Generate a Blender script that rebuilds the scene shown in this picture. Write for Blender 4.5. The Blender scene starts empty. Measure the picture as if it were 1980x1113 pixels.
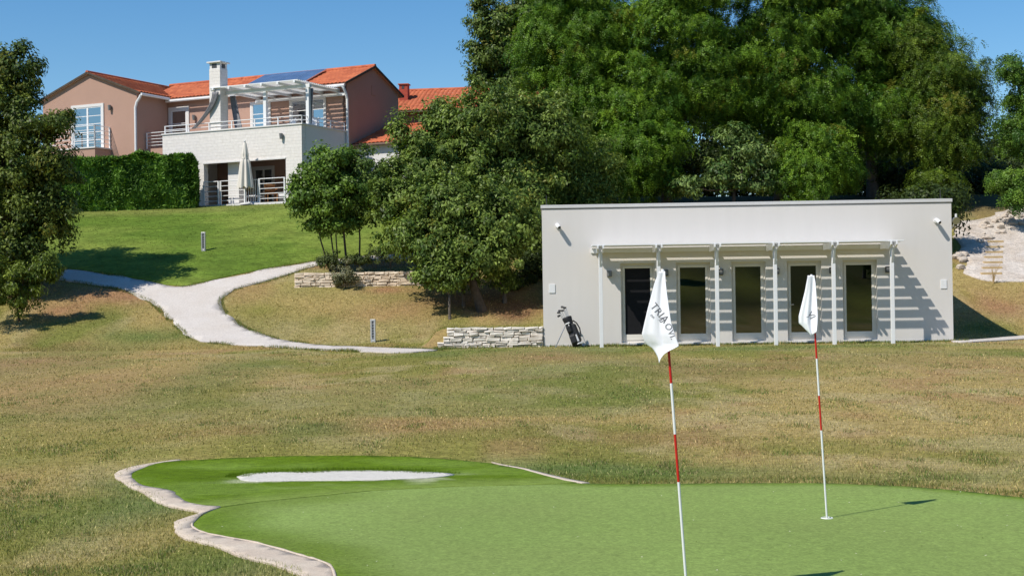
import bpy, math, random
import numpy as np
from mathutils import Vector, Matrix
from mathutils.geometry import delaunay_2d_cdt

R = math.radians
scene = bpy.context.scene
col = scene.collection
rng = np.random.default_rng(7)
random.seed(7)

# ------------------------------------------------------------------ camera
F, CU, CV = 2800.0, 990.0, 556.5          # focal length and centre in photo pixels
EYE = Vector((0, 0, 1.97))
ROT = Matrix.Rotation(R(90) + math.atan((578 - CV) / F), 3, 'X') @ Matrix.Rotation(R(-0.84), 3, 'Z')

def ray(u, v):
    return ROT @ Vector(((u - CU) / F, -(v - CV) / F, -1.0))

def at(u, v, Y):
    d = ray(u, v)
    return EYE + d * (Y / d.y)

cam_d = bpy.data.cameras.new('camera')
cam = bpy.data.objects.new('camera', cam_d)
col.objects.link(cam)
cam.matrix_world = Matrix.Translation(EYE) @ ROT.to_4x4()
cam_d.sensor_width = 36
cam_d.lens = F / 1980 * 36
cam_d.clip_start = 0.1
cam_d.clip_end = 5000
scene.camera = cam

# ------------------------------------------------------------------ light
LD = Vector((0.64, 0.50, -1.0)).normalized()
sun_d = bpy.data.lights.new('sun', 'SUN')
sun_d.energy = 5.0
sun_d.angle = R(0.53)
sun_d.color = (1.0, 0.945, 0.85)
sun = bpy.data.objects.new('sun', sun_d)
col.objects.link(sun)
sun.rotation_euler = LD.to_track_quat('-Z', 'Y').to_euler()
sun.location = (-30, -30, 50)
world = bpy.data.worlds.new('World')
scene.world = world
world.use_nodes = True
wn = world.node_tree.nodes
sky = wn.new('ShaderNodeTexSky')
sky.sky_type = 'NISHITA'
sky.sun_disc = False
sky.sun_elevation = math.asin(-LD.z)
sky.sun_rotation = math.atan2(-LD.x, -LD.y)
sky.altitude = 200
sky.air_density = 1.0
sky.dust_density = 0.15
sky.ozone_density = 3.0
hs = wn.new('ShaderNodeHueSaturation')
hs.inputs['Saturation'].default_value = 1.32
world.node_tree.links.new(sky.outputs[0], hs.inputs['Color'])
world.node_tree.links.new(hs.outputs[0], wn['Background'].inputs[0])
wn['Background'].inputs[1].default_value = 0.125
scene.view_settings.view_transform = 'Standard'
scene.view_settings.look = 'None'
scene.view_settings.exposure = 0.0
scene.view_settings.gamma = 1.0
scene.render.engine = 'CYCLES'
scene.cycles.max_bounces = 8
scene.cycles.transparent_max_bounces = 12

# ------------------------------------------------------------------ helpers
def tag(o, label=None, cat=None, group=None, kind=None):
    if label: o['label'] = label
    if cat: o['category'] = cat
    if group: o['group'] = group
    if kind: o['kind'] = kind
    return o

def empty(name, loc, rz=0.0, label=None, cat=None, group=None):
    o = bpy.data.objects.new(name, None)
    col.objects.link(o)
    o.location = loc
    o.rotation_euler = (0, 0, rz)
    o.empty_display_size = 0.2
    return tag(o, label, cat, group)

def np_mesh(name, V, Fc, C=None):
    """V (n,3), Fc (m,k) arrays -> mesh; C optional per-vertex colours (n,3)"""
    me = bpy.data.meshes.new(name)
    V = np.asarray(V, dtype=np.float32); Fc = np.asarray(Fc, dtype=np.int32)
    m, k = Fc.shape
    me.vertices.add(len(V)); me.vertices.foreach_set('co', V.ravel())
    me.loops.add(m * k); me.loops.foreach_set('vertex_index', Fc.ravel())
    me.polygons.add(m)
    me.polygons.foreach_set('loop_start', np.arange(0, m * k, k, dtype=np.int32))
    me.polygons.foreach_set('loop_total', np.full(m, k, dtype=np.int32))
    me.update(calc_edges=True)
    if C is not None:
        a = me.color_attributes.new('Col', 'FLOAT_COLOR', 'POINT')
        C4 = np.ones((len(V), 4), dtype=np.float32); C4[:, :3] = C
        a.data.foreach_set('color', C4.ravel())
    return me

def link(name, me, mat=None, parent=None):
    o = bpy.data.objects.new(name, me)
    col.objects.link(o)
    if mat is not None:
        me.materials.append(mat)
    if parent is not None:
        o.parent = parent
    return o

class MB:
    def __init__(s):
        s.v, s.f, s.m = [], [], []
    def add(s, vs, fs, mi=0):
        b = len(s.v)
        s.v += [tuple(p) for p in vs]
        s.f += [tuple(b + i for i in f) for f in fs]
        s.m += [mi] * len(fs)
        return s
    def box(s, x0, x1, y0, y1, z0, z1, mi=0, M=None):
        vs = [Vector(p) for p in ((x0,y0,z0),(x1,y0,z0),(x1,y1,z0),(x0,y1,z0),(x0,y0,z1),(x1,y0,z1),(x1,y1,z1),(x0,y1,z1))]
        if M is not None: vs = [M @ p for p in vs]
        return s.add(vs, [(0,3,2,1),(4,5,6,7),(0,1,5,4),(1,2,6,5),(2,3,7,6),(3,0,4,7)], mi)
    def bar(s, p0, p1, w, h, mi=0):
        """rectangular bar from p0 to p1; w across, h in the upward direction"""
        p0, p1 = Vector(p0), Vector(p1)
        d = (p1 - p0).normalized()
        up = Vector((0,0,1)) if abs(d.z) < .9 else Vector((0,1,0))
        a = d.cross(up).normalized() * w / 2
        b = a.cross(d).normalized() * h / 2
        vs = [p + sa * a + sb * b for p in (p0, p1) for sa, sb in ((-1,-1),(1,-1),(1,1),(-1,1))]
        return s.add(vs, [(0,1,2,3),(7,6,5,4),(0,4,5,1),(1,5,6,2),(2,6,7,3),(3,7,4,0)], mi)
    def tube(s, pts, rad, n=8, mi=0, cap=True):
        pts = [Vector(p) for p in pts]
        if not hasattr(rad, '__len__'): rad = [rad] * len(pts)
        vs, fs = [], []
        ref = None
        for i, p in enumerate(pts):
            d = (pts[min(i+1, len(pts)-1)] - pts[max(i-1, 0)]).normalized()
            if ref is None:
                ref = Vector((1,0,0)) if abs(d.x) < .8 else Vector((0,1,0))
            a = (ref - d * ref.dot(d)).normalized(); ref = a
            b = d.cross(a)
            for k in range(n):
                t = 2 * math.pi * k / n
                vs.append(p + (a * math.cos(t) + b * math.sin(t)) * rad[i])
        for i in range(len(pts) - 1):
            for k in range(n):
                fs.append((i*n+k, i*n+(k+1)%n, (i+1)*n+(k+1)%n, (i+1)*n+k))
        if cap:
            fs.append(tuple(range(n-1, -1, -1)))
            fs.append(tuple(range((len(pts)-1)*n, len(pts)*n)))
        return s.add(vs, fs, mi)
    def prism(s, poly, d, mi=0):
        """poly: 3-D points of a planar outline, extruded by vector d"""
        n = len(poly); d = Vector(d)
        vs = [Vector(p) for p in poly] + [Vector(p) + d for p in poly]
        fs = [tuple(range(n)), tuple(range(2*n-1, n-1, -1))] + [(i, n+i, n+(i+1)%n, (i+1)%n) for i in range(n)]
        return s.add(vs, fs, mi)
    def wall(s, x0, x1, z0, z1, y0, y1, holes, mi=0):
        """wall in the xz plane, thickness y0..y1, with rectangular holes (hx0,hx1,hz0,hz1)"""
        xs = sorted({x0, x1, *[h[0] for h in holes], *[h[1] for h in holes]})
        zs = sorted({z0, z1, *[h[2] for h in holes], *[h[3] for h in holes]})
        def solid(i, j):
            if i < 0 or j < 0 or i >= len(xs)-1 or j >= len(zs)-1: return False
            cx, cz = (xs[i]+xs[i+1])/2, (zs[j]+zs[j+1])/2
            return not any(h[0] < cx < h[1] and h[2] < cz < h[3] for h in holes)
        for i in range(len(xs)-1):
            for j in range(len(zs)-1):
                if not solid(i, j): continue
                a, b, c, d = xs[i], xs[i+1], zs[j], zs[j+1]
                s.add([(a,y0,c),(b,y0,c),(b,y0,d),(a,y0,d)], [(0,1,2,3)], mi)
                s.add([(a,y1,c),(b,y1,c),(b,y1,d),(a,y1,d)], [(3,2,1,0)], mi)
                if not solid(i-1, j): s.add([(a,y0,c),(a,y1,c),(a,y1,d),(a,y0,d)], [(3,2,1,0)], mi)
                if not solid(i+1, j): s.add([(b,y0,c),(b,y1,c),(b,y1,d),(b,y0,d)], [(0,1,2,3)], mi)
                if not solid(i, j-1): s.add([(a,y0,c),(b,y0,c),(b,y1,c),(a,y1,c)], [(3,2,1,0)], mi)
                if not solid(i, j+1): s.add([(a,y0,d),(b,y0,d),(b,y1,d),(a,y1,d)], [(0,1,2,3)], mi)
        return s
    def build(s, name, mats, parent=None, smooth=False, bevel=0.0):
        me = bpy.data.meshes.new(name)
        me.from_pydata(s.v, [], s.f)
        mats = mats if isinstance(mats, (list, tuple)) else [mats]
        for m in mats: me.materials.append(m)
        if len(mats) > 1: me.polygons.foreach_set('material_index', s.m)
        if smooth: me.polygons.foreach_set('use_smooth', [True] * len(me.polygons))
        me.update()
        o = bpy.data.objects.new(name, me)
        col.objects.link(o)
        if parent is not None: o.parent = parent
        if bevel:
            b = o.modifiers.new('bevel', 'BEVEL'); b.width = bevel; b.segments = 2; b.limit_method = 'ANGLE'
        return o

# vectorised value noise
_perm = rng.random((256, 256))
def vnoise(x, y):
    xi = np.floor(x).astype(int); yi = np.floor(y).astype(int)
    fx = x - xi; fy = y - yi
    fx = fx*fx*(3-2*fx); fy = fy*fy*(3-2*fy)
    g = lambda a, b: _perm[a % 256, b % 256]
    return (g(xi,yi)*(1-fx)+g(xi+1,yi)*fx)*(1-fy)+(g(xi,yi+1)*(1-fx)+g(xi+1,yi+1)*fx)*fy
def fbm(x, y, o=4):
    t = 0; a = .5; n = 0
    for i in range(o):
        t = t + a*vnoise(x*2**i+17.3*i, y*2**i+5.1*i); n += a; a *= .5
    return t / n
def sstep(a, b, x):
    t = np.clip((x-a)/(b-a), 0, 1)
    return t*t*(3-2*t)
def inpoly(x, y, poly):
    P = np.asarray(poly); res = np.zeros(x.shape, bool)
    j = len(P)-1
    for i in range(len(P)):
        xi, yi, xj, yj = P[i,0], P[i,1], P[j,0], P[j,1]
        c = ((yi > y) != (yj > y)) & (x < (xj-xi)*(y-yi)/((yj-yi) if yj != yi else 1e-12)+xi)
        res ^= c; j = i
    return res

# ------------------------------------------------------------------ materials
def mat(name):
    m = bpy.data.materials.new(name); m.use_nodes = True
    nt = m.node_tree
    return m, nt, nt.nodes['Principled BSDF']

def N(nt, t, **kw):
    n = nt.nodes.new(t)
    for k, v in kw.items():
        if k in n.inputs: n.inputs[k].default_value = v
        else: setattr(n, k, v)
    return n

def plain(name, c, rough=.6, metal=0.0, var=.08, scale=6.0, bump=0.0, bscale=40.0, spec=.4, fine=.0):
    """colour with mottled variation and optional bump, in object space"""
    m, nt, b = mat(name)
    tc = N(nt, 'ShaderNodeTexCoord')
    n1 = N(nt, 'ShaderNodeTexNoise', Scale=scale, Detail=6.0, Roughness=.6)
    nt.links.new(tc.outputs['Object'], n1.inputs['Vector'])
    mr = N(nt, 'ShaderNodeMapRange'); mr.inputs[1].default_value = .25; mr.inputs[2].default_value = .75
    mr.inputs[3].default_value = 1-var; mr.inputs[4].default_value = 1+var
    nt.links.new(n1.outputs[0], mr.inputs[0])
    mul = N(nt, 'ShaderNodeVectorMath', operation='SCALE')
    mul.inputs[0].default_value = c[:3]
    nt.links.new(mr.outputs[0], mul.inputs['Scale'])
    nt.links.new(mul.outputs[0], b.inputs['Base Color'])
    b.inputs['Roughness'].default_value = rough
    b.inputs['Metallic'].default_value = metal
    b.inputs['Specular IOR Level'].default_value = spec
    if bump:
        n2 = N(nt, 'ShaderNodeTexNoise', Scale=bscale, Detail=4.0)
        nt.links.new(tc.outputs['Object'], n2.inputs['Vector'])
        bp = N(nt, 'ShaderNodeBump', Strength=1.0, Distance=bump)
        nt.links.new(n2.outputs[0], bp.inputs['Height'])
        nt.links.new(bp.outputs[0], b.inputs['Normal'])
    return m

def leafmat(name, tint=(1,1,1), trans=.3, rough=.45):
    m, nt, b = mat(name)
    a = N(nt, 'ShaderNodeVertexColor', layer_name='Col')
    b.inputs['Roughness'].default_value = rough
    b.inputs['Specular IOR Level'].default_value = .18
    nt.links.new(a.outputs[0], b.inputs['Base Color'])
    tr = N(nt, 'ShaderNodeBsdfTranslucent')
    mx = N(nt, 'ShaderNodeMixRGB', blend_type='MULTIPLY')
    mx.inputs[0].default_value = 1.0; mx.inputs[2].default_value = (1.25, 1.3, .55, 1)
    nt.links.new(a.outputs[0], mx.inputs[1]); nt.links.new(mx.outputs[0], tr.inputs[0])
    ms = N(nt, 'ShaderNodeMixShader'); ms.inputs[0].default_value = trans
    nt.links.new(b.outputs[0], ms.inputs[1]); nt.links.new(tr.outputs[0], ms.inputs[2])
    nt.links.new(ms.outputs[0], nt.nodes['Material Output'].inputs[0])
    return m

def turf(name, base=None, fs=(18, 60), amp=(.35, .35), bump=.02, bscale=35, dry=None, rough=.9, stretch=1.0, patch=.25, pscale=.45):
    """ground cover: vertex colour (or a base colour) broken up by fine noise"""
    m, nt, b = mat(name)
    tc = N(nt, 'ShaderNodeTexCoord')
    mp = N(nt, 'ShaderNodeMapping'); mp.inputs['Scale'].default_value = (stretch, 1, 1)
    nt.links.new(tc.outputs['Object'], mp.inputs[0])
    if base is None:
        src = N(nt, 'ShaderNodeVertexColor', layer_name='Col').outputs[0]
    else:
        r = N(nt, 'ShaderNodeRGB'); r.outputs[0].default_value = (*base, 1); src = r.outputs[0]
    if dry is not None:
        n0 = N(nt, 'ShaderNodeTexNoise', Scale=pscale, Detail=8.0, Roughness=.65)
        nt.links.new(tc.outputs['Object'], n0.inputs['Vector'])
        mr = N(nt, 'ShaderNodeMapRange'); mr.inputs[1].default_value = .4; mr.inputs[2].default_value = .68; mr.inputs[4].default_value = patch
        nt.links.new(n0.outputs[0], mr.inputs[0])
        mx = N(nt, 'ShaderNodeMixRGB'); mx.inputs[2].default_value = (*dry, 1)
        nt.links.new(mr.outputs[0], mx.inputs[0]); nt.links.new(src, mx.inputs[1]); src = mx.outputs[0]
    for s, a in zip(fs, amp):
        n1 = N(nt, 'ShaderNodeTexNoise', Scale=float(s), Detail=5.0, Roughness=.7)
        nt.links.new(mp.outputs[0], n1.inputs['Vector'])
        mr = N(nt, 'ShaderNodeMapRange'); mr.inputs[1].default_value = .3; mr.inputs[2].default_value = .7
        mr.inputs[3].default_value = 1-a; mr.inputs[4].default_value = 1+a
        nt.links.new(n1.outputs[0], mr.inputs[0])
        sc = N(nt, 'ShaderNodeVectorMath', operation='SCALE')
        nt.links.new(src, sc.inputs[0]); nt.links.new(mr.outputs[0], sc.inputs['Scale']); src = sc.outputs[0]
    nt.links.new(src, b.inputs['Base Color'])
    n2 = N(nt, 'ShaderNodeTexNoise', Scale=float(bscale), Detail=5.0)
    nt.links.new(mp.outputs[0], n2.inputs['Vector'])
    bp = N(nt, 'ShaderNodeBump', Strength=1.0, Distance=bump)
    nt.links.new(n2.outputs[0], bp.inputs['Height']); nt.links.new(bp.outputs[0], b.inputs['Normal'])
    b.inputs['Roughness'].default_value = rough
    b.inputs['Specular IOR Level'].default_value = .1
    return m

def glassmat(name, refl=.2, tint=(.6,.65,.65), rough=.0):
    m, nt, b = mat(name)
    nt.nodes.remove(b)
    g = N(nt, 'ShaderNodeBsdfGlossy', Roughness=rough); g.inputs[0].default_value = (.95,1,1,1)
    t = N(nt, 'ShaderNodeBsdfTransparent'); t.inputs[0].default_value = (*tint,1)
    lw = N(nt, 'ShaderNodeLayerWeight', Blend=.35)
    ad = N(nt, 'ShaderNodeMath', operation='ADD', use_clamp=True); ad.inputs[1].default_value = refl
    nt.links.new(lw.outputs['Fresnel'], ad.inputs[0])
    ms = N(nt, 'ShaderNodeMixShader')
    nt.links.new(ad.outputs[0], ms.inputs[0]); nt.links.new(t.outputs[0], ms.inputs[1]); nt.links.new(g.outputs[0], ms.inputs[2])
    nt.links.new(ms.outputs[0], nt.nodes['Material Output'].inputs[0])
    return m

def stonemat(name, lo, hi, bump=.012, scale=3.0):
    """rough stone, each separate stone with its own shade"""
    m, nt, b = mat(name)
    g = N(nt, 'ShaderNodeNewGeometry')
    tc = N(nt, 'ShaderNodeTexCoord')
    n1 = N(nt, 'ShaderNodeTexNoise', Scale=scale*4, Detail=7.0, Roughness=.65)
    nt.links.new(tc.outputs['Object'], n1.inputs['Vector'])
    ad = N(nt, 'ShaderNodeMath', operation='MULTIPLY_ADD'); ad.inputs[1].default_value = .55
    nt.links.new(g.outputs['Random Per Island'], ad.inputs[0]); 
    sc = N(nt, 'ShaderNodeMath', operation='MULTIPLY'); sc.inputs[1].default_value = .55
    nt.links.new(n1.outputs[0], sc.inputs[0]); nt.links.new(sc.outputs[0], ad.inputs[2])
    mx = N(nt, 'ShaderNodeMixRGB'); mx.inputs[1].default_value = (*lo,1); mx.inputs[2].default_value = (*hi,1)
    nt.links.new(ad.outputs[0], mx.inputs[0]); nt.links.new(mx.outputs[0], b.inputs['Base Color'])
    bp = N(nt, 'ShaderNodeBump', Strength=1.0, Distance=bump)
    nt.links.new(n1.outputs[0], bp.inputs['Height']); nt.links.new(bp.outputs[0], b.inputs['Normal'])
    b.inputs['Roughness'].default_value = .9
    return m

def brickstone(name, c1, c2, mortar, w=.45, h=.14):
    """coursed stone cladding in object space (x along, z up)"""
    m, nt, b = mat(name)
    tc = N(nt, 'ShaderNodeTexCoord')
    sp = N(nt, 'ShaderNodeSeparateXYZ'); nt.links.new(tc.outputs['Object'], sp.inputs[0])
    ad = N(nt, 'ShaderNodeMath', operation='ADD'); nt.links.new(sp.outputs[0], ad.inputs[0]); nt.links.new(sp.outputs[1], ad.inputs[1])
    cb = N(nt, 'ShaderNodeCombineXYZ'); nt.links.new(ad.outputs[0], cb.inputs[0]); nt.links.new(sp.outputs[2], cb.inputs[1])
    br = N(nt, 'ShaderNodeTexBrick', offset=.37, squash=.6, squash_frequency=3)
    br.inputs['Color1'].default_value = (*c1,1); br.inputs['Color2'].default_value = (*c2,1); br.inputs['Mortar'].default_value = (*mortar,1)
    br.inputs['Scale'].default_value = 1.0; br.inputs['Mortar Size'].default_value = .012
    br.inputs['Brick Width'].default_value = w; br.inputs['Row Height'].default_value = h
    nt.links.new(cb.outputs[0], br.inputs['Vector'])
    n1 = N(nt, 'ShaderNodeTexNoise', Scale=7.0, Detail=6.0)
    nt.links.new(tc.outputs['Object'], n1.inputs['Vector'])
    mr = N(nt, 'ShaderNodeMapRange'); mr.inputs[3].default_value = .8; mr.inputs[4].default_value = 1.15
    nt.links.new(n1.outputs[0], mr.inputs[0])
    sc = N(nt, 'ShaderNodeVectorMath', operation='SCALE'); nt.links.new(br.outputs[0], sc.inputs[0]); nt.links.new(mr.outputs[0], sc.inputs['Scale'])
    nt.links.new(sc.outputs[0], b.inputs['Base Color'])
    bp = N(nt, 'ShaderNodeBump', Strength=.5, Distance=.008, invert=True)
    nt.links.new(br.outputs['Fac'], bp.inputs['Height']); nt.links.new(bp.outputs[0], b.inputs['Normal'])
    b.inputs['Roughness'].default_value = .85
    return m

def tilemat(name):
    m, nt, b = mat(name)
    tc = N(nt, 'ShaderNodeTexCoord')
    v = N(nt, 'ShaderNodeTexVoronoi', Scale=3.6)
    nt.links.new(tc.outputs['Object'], v.inputs['Vector'])
    n1 = N(nt, 'ShaderNodeTexNoise', Scale=1.3, Detail=8.0, Roughness=.7)
    nt.links.new(tc.outputs['Object'], n1.inputs['Vector'])
    sv = N(nt, 'ShaderNodeSeparateColor'); nt.links.new(v.outputs['Color'], sv.inputs[0])
    ad = N(nt, 'ShaderNodeMath', operation='MULTIPLY_ADD'); ad.inputs[1].default_value = .6
    nt.links.new(sv.outputs[0], ad.inputs[0])
    h = N(nt, 'ShaderNodeMath', operation='MULTIPLY'); h.inputs[1].default_value = .5; nt.links.new(n1.outputs[0], h.inputs[0]); nt.links.new(h.outputs[0], ad.inputs[2])
    mx = N(nt, 'ShaderNodeMixRGB'); mx.inputs[1].default_value = (.33,.062,.022,1); mx.inputs[2].default_value = (.60,.165,.062,1)
    nt.links.new(ad.outputs[0], mx.inputs[0]); nt.links.new(mx.outputs[0], b.inputs['Base Color'])
    b.inputs['Roughness'].default_value = .8
    return m

M = {}
M['render'] = plain('white_render', (.70,.665,.63), .85, var=.022, scale=1.6, bump=.004, bscale=110)
_nt = M['render'].node_tree
_mp = N(_nt, 'ShaderNodeMapping'); _mp.inputs['Scale'].default_value = (2.2, 2.2, .22)
_nz = [n for n in _nt.nodes if n.type == 'TEX_NOISE'][0]
_nt.links.new([n for n in _nt.nodes if n.type == 'TEX_COORD'][0].outputs['Object'], _mp.inputs[0]); _nt.links.new(_mp.outputs[0], _nz.inputs['Vector'])
M['coping'] = plain('coping_metal', (.62,.61,.60), .5, var=.04)
M['trim_dark'] = plain('dark_trim', (.12,.12,.12), .6)
M['white_paint'] = plain('white_paint', (.80,.80,.80), .45, var=.03)
M['cream_frame'] = plain('cream_frame', (.77,.725,.65), .45, var=.03)
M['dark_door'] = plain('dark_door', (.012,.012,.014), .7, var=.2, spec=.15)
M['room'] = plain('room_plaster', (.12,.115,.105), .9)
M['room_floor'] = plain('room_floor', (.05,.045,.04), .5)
M['glass'] = glassmat('pane_glass', .06, (.42,.45,.43))
M['winglass'] = glassmat('window_glass', .36, (.4,.45,.5))
M['grey_lamp'] = plain('grey_lamp', (.22,.22,.22), .45, metal=.3)
M['lamp_white'] = plain('lamp_white', (.75,.75,.74), .35)
M['steel'] = plain('steel', (.5,.51,.52), .35, metal=.8)
M['dark_metal'] = plain('dark_metal', (.06,.06,.06), .5)
M['plaster'] = plain('brown_plaster', (.44,.275,.210), .92, var=.05, scale=.8, bump=.004, bscale=90)
M['plaster_red'] = plain('red_plaster', (.40,.15,.09), .92, var=.06, scale=.8)
M['house_white'] = plain('house_white_plaster', (.72,.70,.68), .9, var=.04, scale=1.5, bump=.004, bscale=80)
M['cladding'] = brickstone('stone_cladding', (.78,.735,.69), (.755,.71,.665), (.72,.67,.625))
M['tile'] = tilemat('roof_tile')
M['rail'] = plain('rail_white', (.78,.78,.78), .4)
M['solar'] = plain('solar_cells', (.10,.155,.27), .10, var=.3, scale=2.0, spec=.8)  # base colour lightened to a sky blue, reflected sky included
M['alu'] = plain('aluminium', (.7,.7,.72), .35, metal=.7)
M['curtain'] = plain('grey_curtain', (.25,.25,.27), .9, var=.25)
M['canvas'] = plain('cream_canvas', (.72,.67,.60), .9, var=.05)
M['wood'] = plain('orange_wood', (.42,.18,.06), .6, var=.2, scale=9)
M['timber'] = plain('pale_timber', (.50,.36,.18), .8, var=.2, scale=6)
M['brick'] = plain('red_brick', (.40,.07,.04), .85, var=.2, scale=9)
M['bark'] = plain('bark', (.085,.065,.048), .95, var=.35, scale=7, bump=.03, bscale=18)
M['bark_grey'] = plain('grey_bark', (.13,.11,.09), .95, var=.3, scale=7, bump=.03, bscale=18)
M['gravel'] = turf('gravel', (.61,.56,.515), (14, 45), (.10,.24), bump=.012, bscale=120, dry=(.50,.43,.36), patch=.45, pscale=.8)
M['rubble'] = turf('rubble', (.60,.54,.48), (6, 26), (.22,.34), bump=.05, bscale=18, dry=(.38,.29,.21), patch=.6, pscale=1.1)
M['strip'] = turf('path_strip', (.60,.51,.41), (30, 110), (.12,.24), bump=.006, bscale=160, dry=(.46,.35,.27), patch=.5, pscale=2.0)
M['sand'] = turf('bunker_sand', (.58,.55,.495), (10, 60), (.08,.14), bump=.015, bscale=25)
M['green'] = turf('green_turf', None, (11, 42), (.13,.34), bump=.008, bscale=200, dry=(.215,.26,.08), patch=.45, pscale=.35)
M['fringe'] = turf('fringe_turf', None, (12, 90), (.26,.40), bump=.012, bscale=110, stretch=.6)
M['lawn'] = turf('lawn_grass', None, (2.2, 12), (.28,.42), bump=.04, bscale=12, stretch=.4)
M['field'] = turf('dry_grass', None, (8, 22), (.26,.42), bump=.03, bscale=26, stretch=.55)
M['blade'] = leafmat('grass_blade', trans=.25, rough=.7)
M['leaf'] = leafmat('leaf', trans=.25)
M['leafdull'] = leafmat('leaf_dull', trans=.15, rough=.6)
M['stone_white'] = stonemat('white_stone', (.60,.52,.43), (.90,.84,.76))
M['stone_warm'] = stonemat('warm_stone', (.54,.41,.29), (.90,.78,.63))
M['rock'] = stonemat('rock', (.30,.24,.18), (.58,.50,.42))
M['joint'] = plain('wall_joint', (.30,.24,.18), .95)
M['cloth'] = plain('flag_cloth', (.86,.86,.91), .8, var=.02)
M['ink'] = plain('ink', (.14,.14,.16), .8)
M['red'] = plain('red_paint', (.55,.02,.015), .35)
M['bag'] = plain('black_nylon', (.012,.012,.014), .55, var=.3, scale=14, bump=.004, bscale=60)
M['bagwhite'] = plain('white_nylon', (.7,.7,.7), .6)
M['cup'] = plain('cup_white', (.8,.8,.8), .4)

# ------------------------------------------------------------------ terrain
def sp(t, k):
    return k*np.logaddexp(0, np.asarray(t, float)/k)

PAV_TH = R(1.5)
PAV_O = Vector((0.905, 42.45, 0.54))
PAV_W, PAV_D, PAV_H = 11.92, 8.0, 4.045
def pav_local(x, y):
    c, s = math.cos(PAV_TH), math.sin(PAV_TH)
    dx, dy = x-PAV_O.x, y-PAV_O.y
    return dx*c - dy*s, dx*s + dy*c

PHI = R(26)
HOUSE_O = Vector((-8.93, 62.2, 6.25))
def house_local(x, y):
    c, s = math.cos(PHI), math.sin(PHI)
    dx, dy = x-HOUSE_O.x, y-HOUSE_O.y
    return dx*c - dy*s, dx*s + dy*c

BED = None      # filled once the bed wall has been located
def H(x, y):
    x = np.asarray(x, float); y = np.asarray(y, float)
    z = .54*sstep(13.5, 42, y)
    z = z + .333*(sp(y-44.6, .7) - sp(y-62, 1.2)) + .05*sp(y-64, 2)
    z = z + .17*sp(-14-y, 4) 
    # bank behind the bunker
    z = z + .16*sstep(16.9, 18.4, y)*(1-sstep(19, 25, y))*sstep(-6.5, -3.5, x)*(1-sstep(-.5, 1.5, x))
    # soft bumps away from the mown green
    w = sstep(19, 26, y)*(1-.6*sstep(40, 43, y))
    z = z + w*.14*(fbm(x*.22+3, y*.22+9, 3)-.5)
    z = z + sstep(45, 49, y)*.35*(fbm(x*.13+31, y*.13+2, 2)-.5)
    # fill behind the low wall beside the pavilion
    m = sstep(-2.75, -2.1, x)*(1-sstep(PAV_O.x+.3, PAV_O.x+.5, x))*(y > 42.72)
    z = np.where(m > 0, z + m*np.maximum(0, 1.12-z)*(y > 42.72), z)
    # raised bed behind the warm stone wall
    if BED is not None:
        (xa, xb, yw, zt) = BED
        m = sstep(xa, xa+.9, x)*(1-sstep(xb, xb+1.2, x))*(y > yw+.16)
        z = np.where(m > 0, z + m*np.maximum(0, zt-z), z)
    # level ground under the house and inside the pavilion
    a, b = house_local(x, y)
    m = sstep(-18, -16.5, a)*(1-sstep(4, 5.5, a))*sstep(-.9, .1, b)*(1-sstep(10, 13, b))
    z = z*(1-m) + 6.22*m
    a, b = pav_local(x, y)
    ins = (a > .36) & (a < PAV_W-.36) & (b > .36) & (b < PAV_D-.36)
    return np.where(ins, .40, z)

def hz(x, y):
    return float(H(np.array([x]), np.array([y]))[0])

def ground_hit(u, v):
    d = ray(u, v); d = d/d.y
    ys = np.arange(3.0, 110, .06)
    px = EYE.x+d.x*ys; pz = EYE.z+d.z*ys
    h = H(px, ys)
    below = np.nonzero(pz < h)[0]
    if len(below) == 0: return None
    i = max(below[0], 1)
    f0, f1 = pz[i-1]-h[i-1], pz[i]-h[i]
    t = f0/(f0-f1) if f0 != f1 else 0
    y = ys[i-1]+t*.06
    x = EYE.x+d.x*y
    return Vector((x, y, hz(x, y)))

def gp(pts):
    """trace of a ground outline -> plan points"""
    return [(p.x, p.y) for p in (ground_hit(u, v) for u, v in pts) if p is not None]

def smooth_poly(P, n=4, closed=True):
    P = [Vector(p) for p in P]; out = []
    L = len(P)
    for i in range(L if closed else L-1):
        p0, p1, p2, p3 = (P[(i+k) % L] if closed else P[min(max(i+k, 0), L-1)] for k in (-1, 0, 1, 2))
        for j in range(n):
            t = j/n
            out.append(tuple(.5*((2*p1)+(p2-p0)*t+(2*p0-5*p1+4*p2-p3)*t*t+(3*p1-p0-3*p2+p3)*t**3)))
    if not closed: out.append(tuple(P[-1]))
    return out

# the bed wall: foot of the wall in the photo
w0, w1 = ground_hit(572, 549), ground_hit(815, 553)
BEDY = (w0.y+w1.y)/2
BED_Z = hz((w0.x+w1.x)/2, BEDY)
BED = (w0.x-.2, w1.x+.8, BEDY, BED_Z+.42)

# ground outlines (plan)
inner = [(346,892),(300,898),(266,911),(254,921),(263,933),(291,943),(331,951),(344,961),(367,974),(402,980),(427,982),
         (398,994),(372,1014),(374,1022),(402,1034),(483,1049),(533,1062),(584,1077),(619,1087),(642,1100),(650,1130),(660,1200),(640,1400)]
outer = [(346,890),(316,893),(261,902),(230,912),(221,923),(250,942),(276,954),(311,975),(351,986),(388,993),
         (365,1001),(336,1012),(339,1025),(351,1039),(392,1053),(422,1061),(468,1080),(523,1093),(574,1113),(600,1140),(590,1200),(560,1400)]
P_STRIP = smooth_poly(gp(inner), 3, False) + smooth_poly(gp(outer), 3, False)[::-1]
P_FRINGE = smooth_poly(gp(inner[:11]), 3, False) + gp([(500,972),(600,962),(720,950),(880,942),(1060,938)]) + \
    gp([(1120,934),(1090,929),(1050,918),(1010,908),(950,897),(880,890),(800,884.5),(700,882),(560,883),(440,887),(390,890)])
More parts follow.
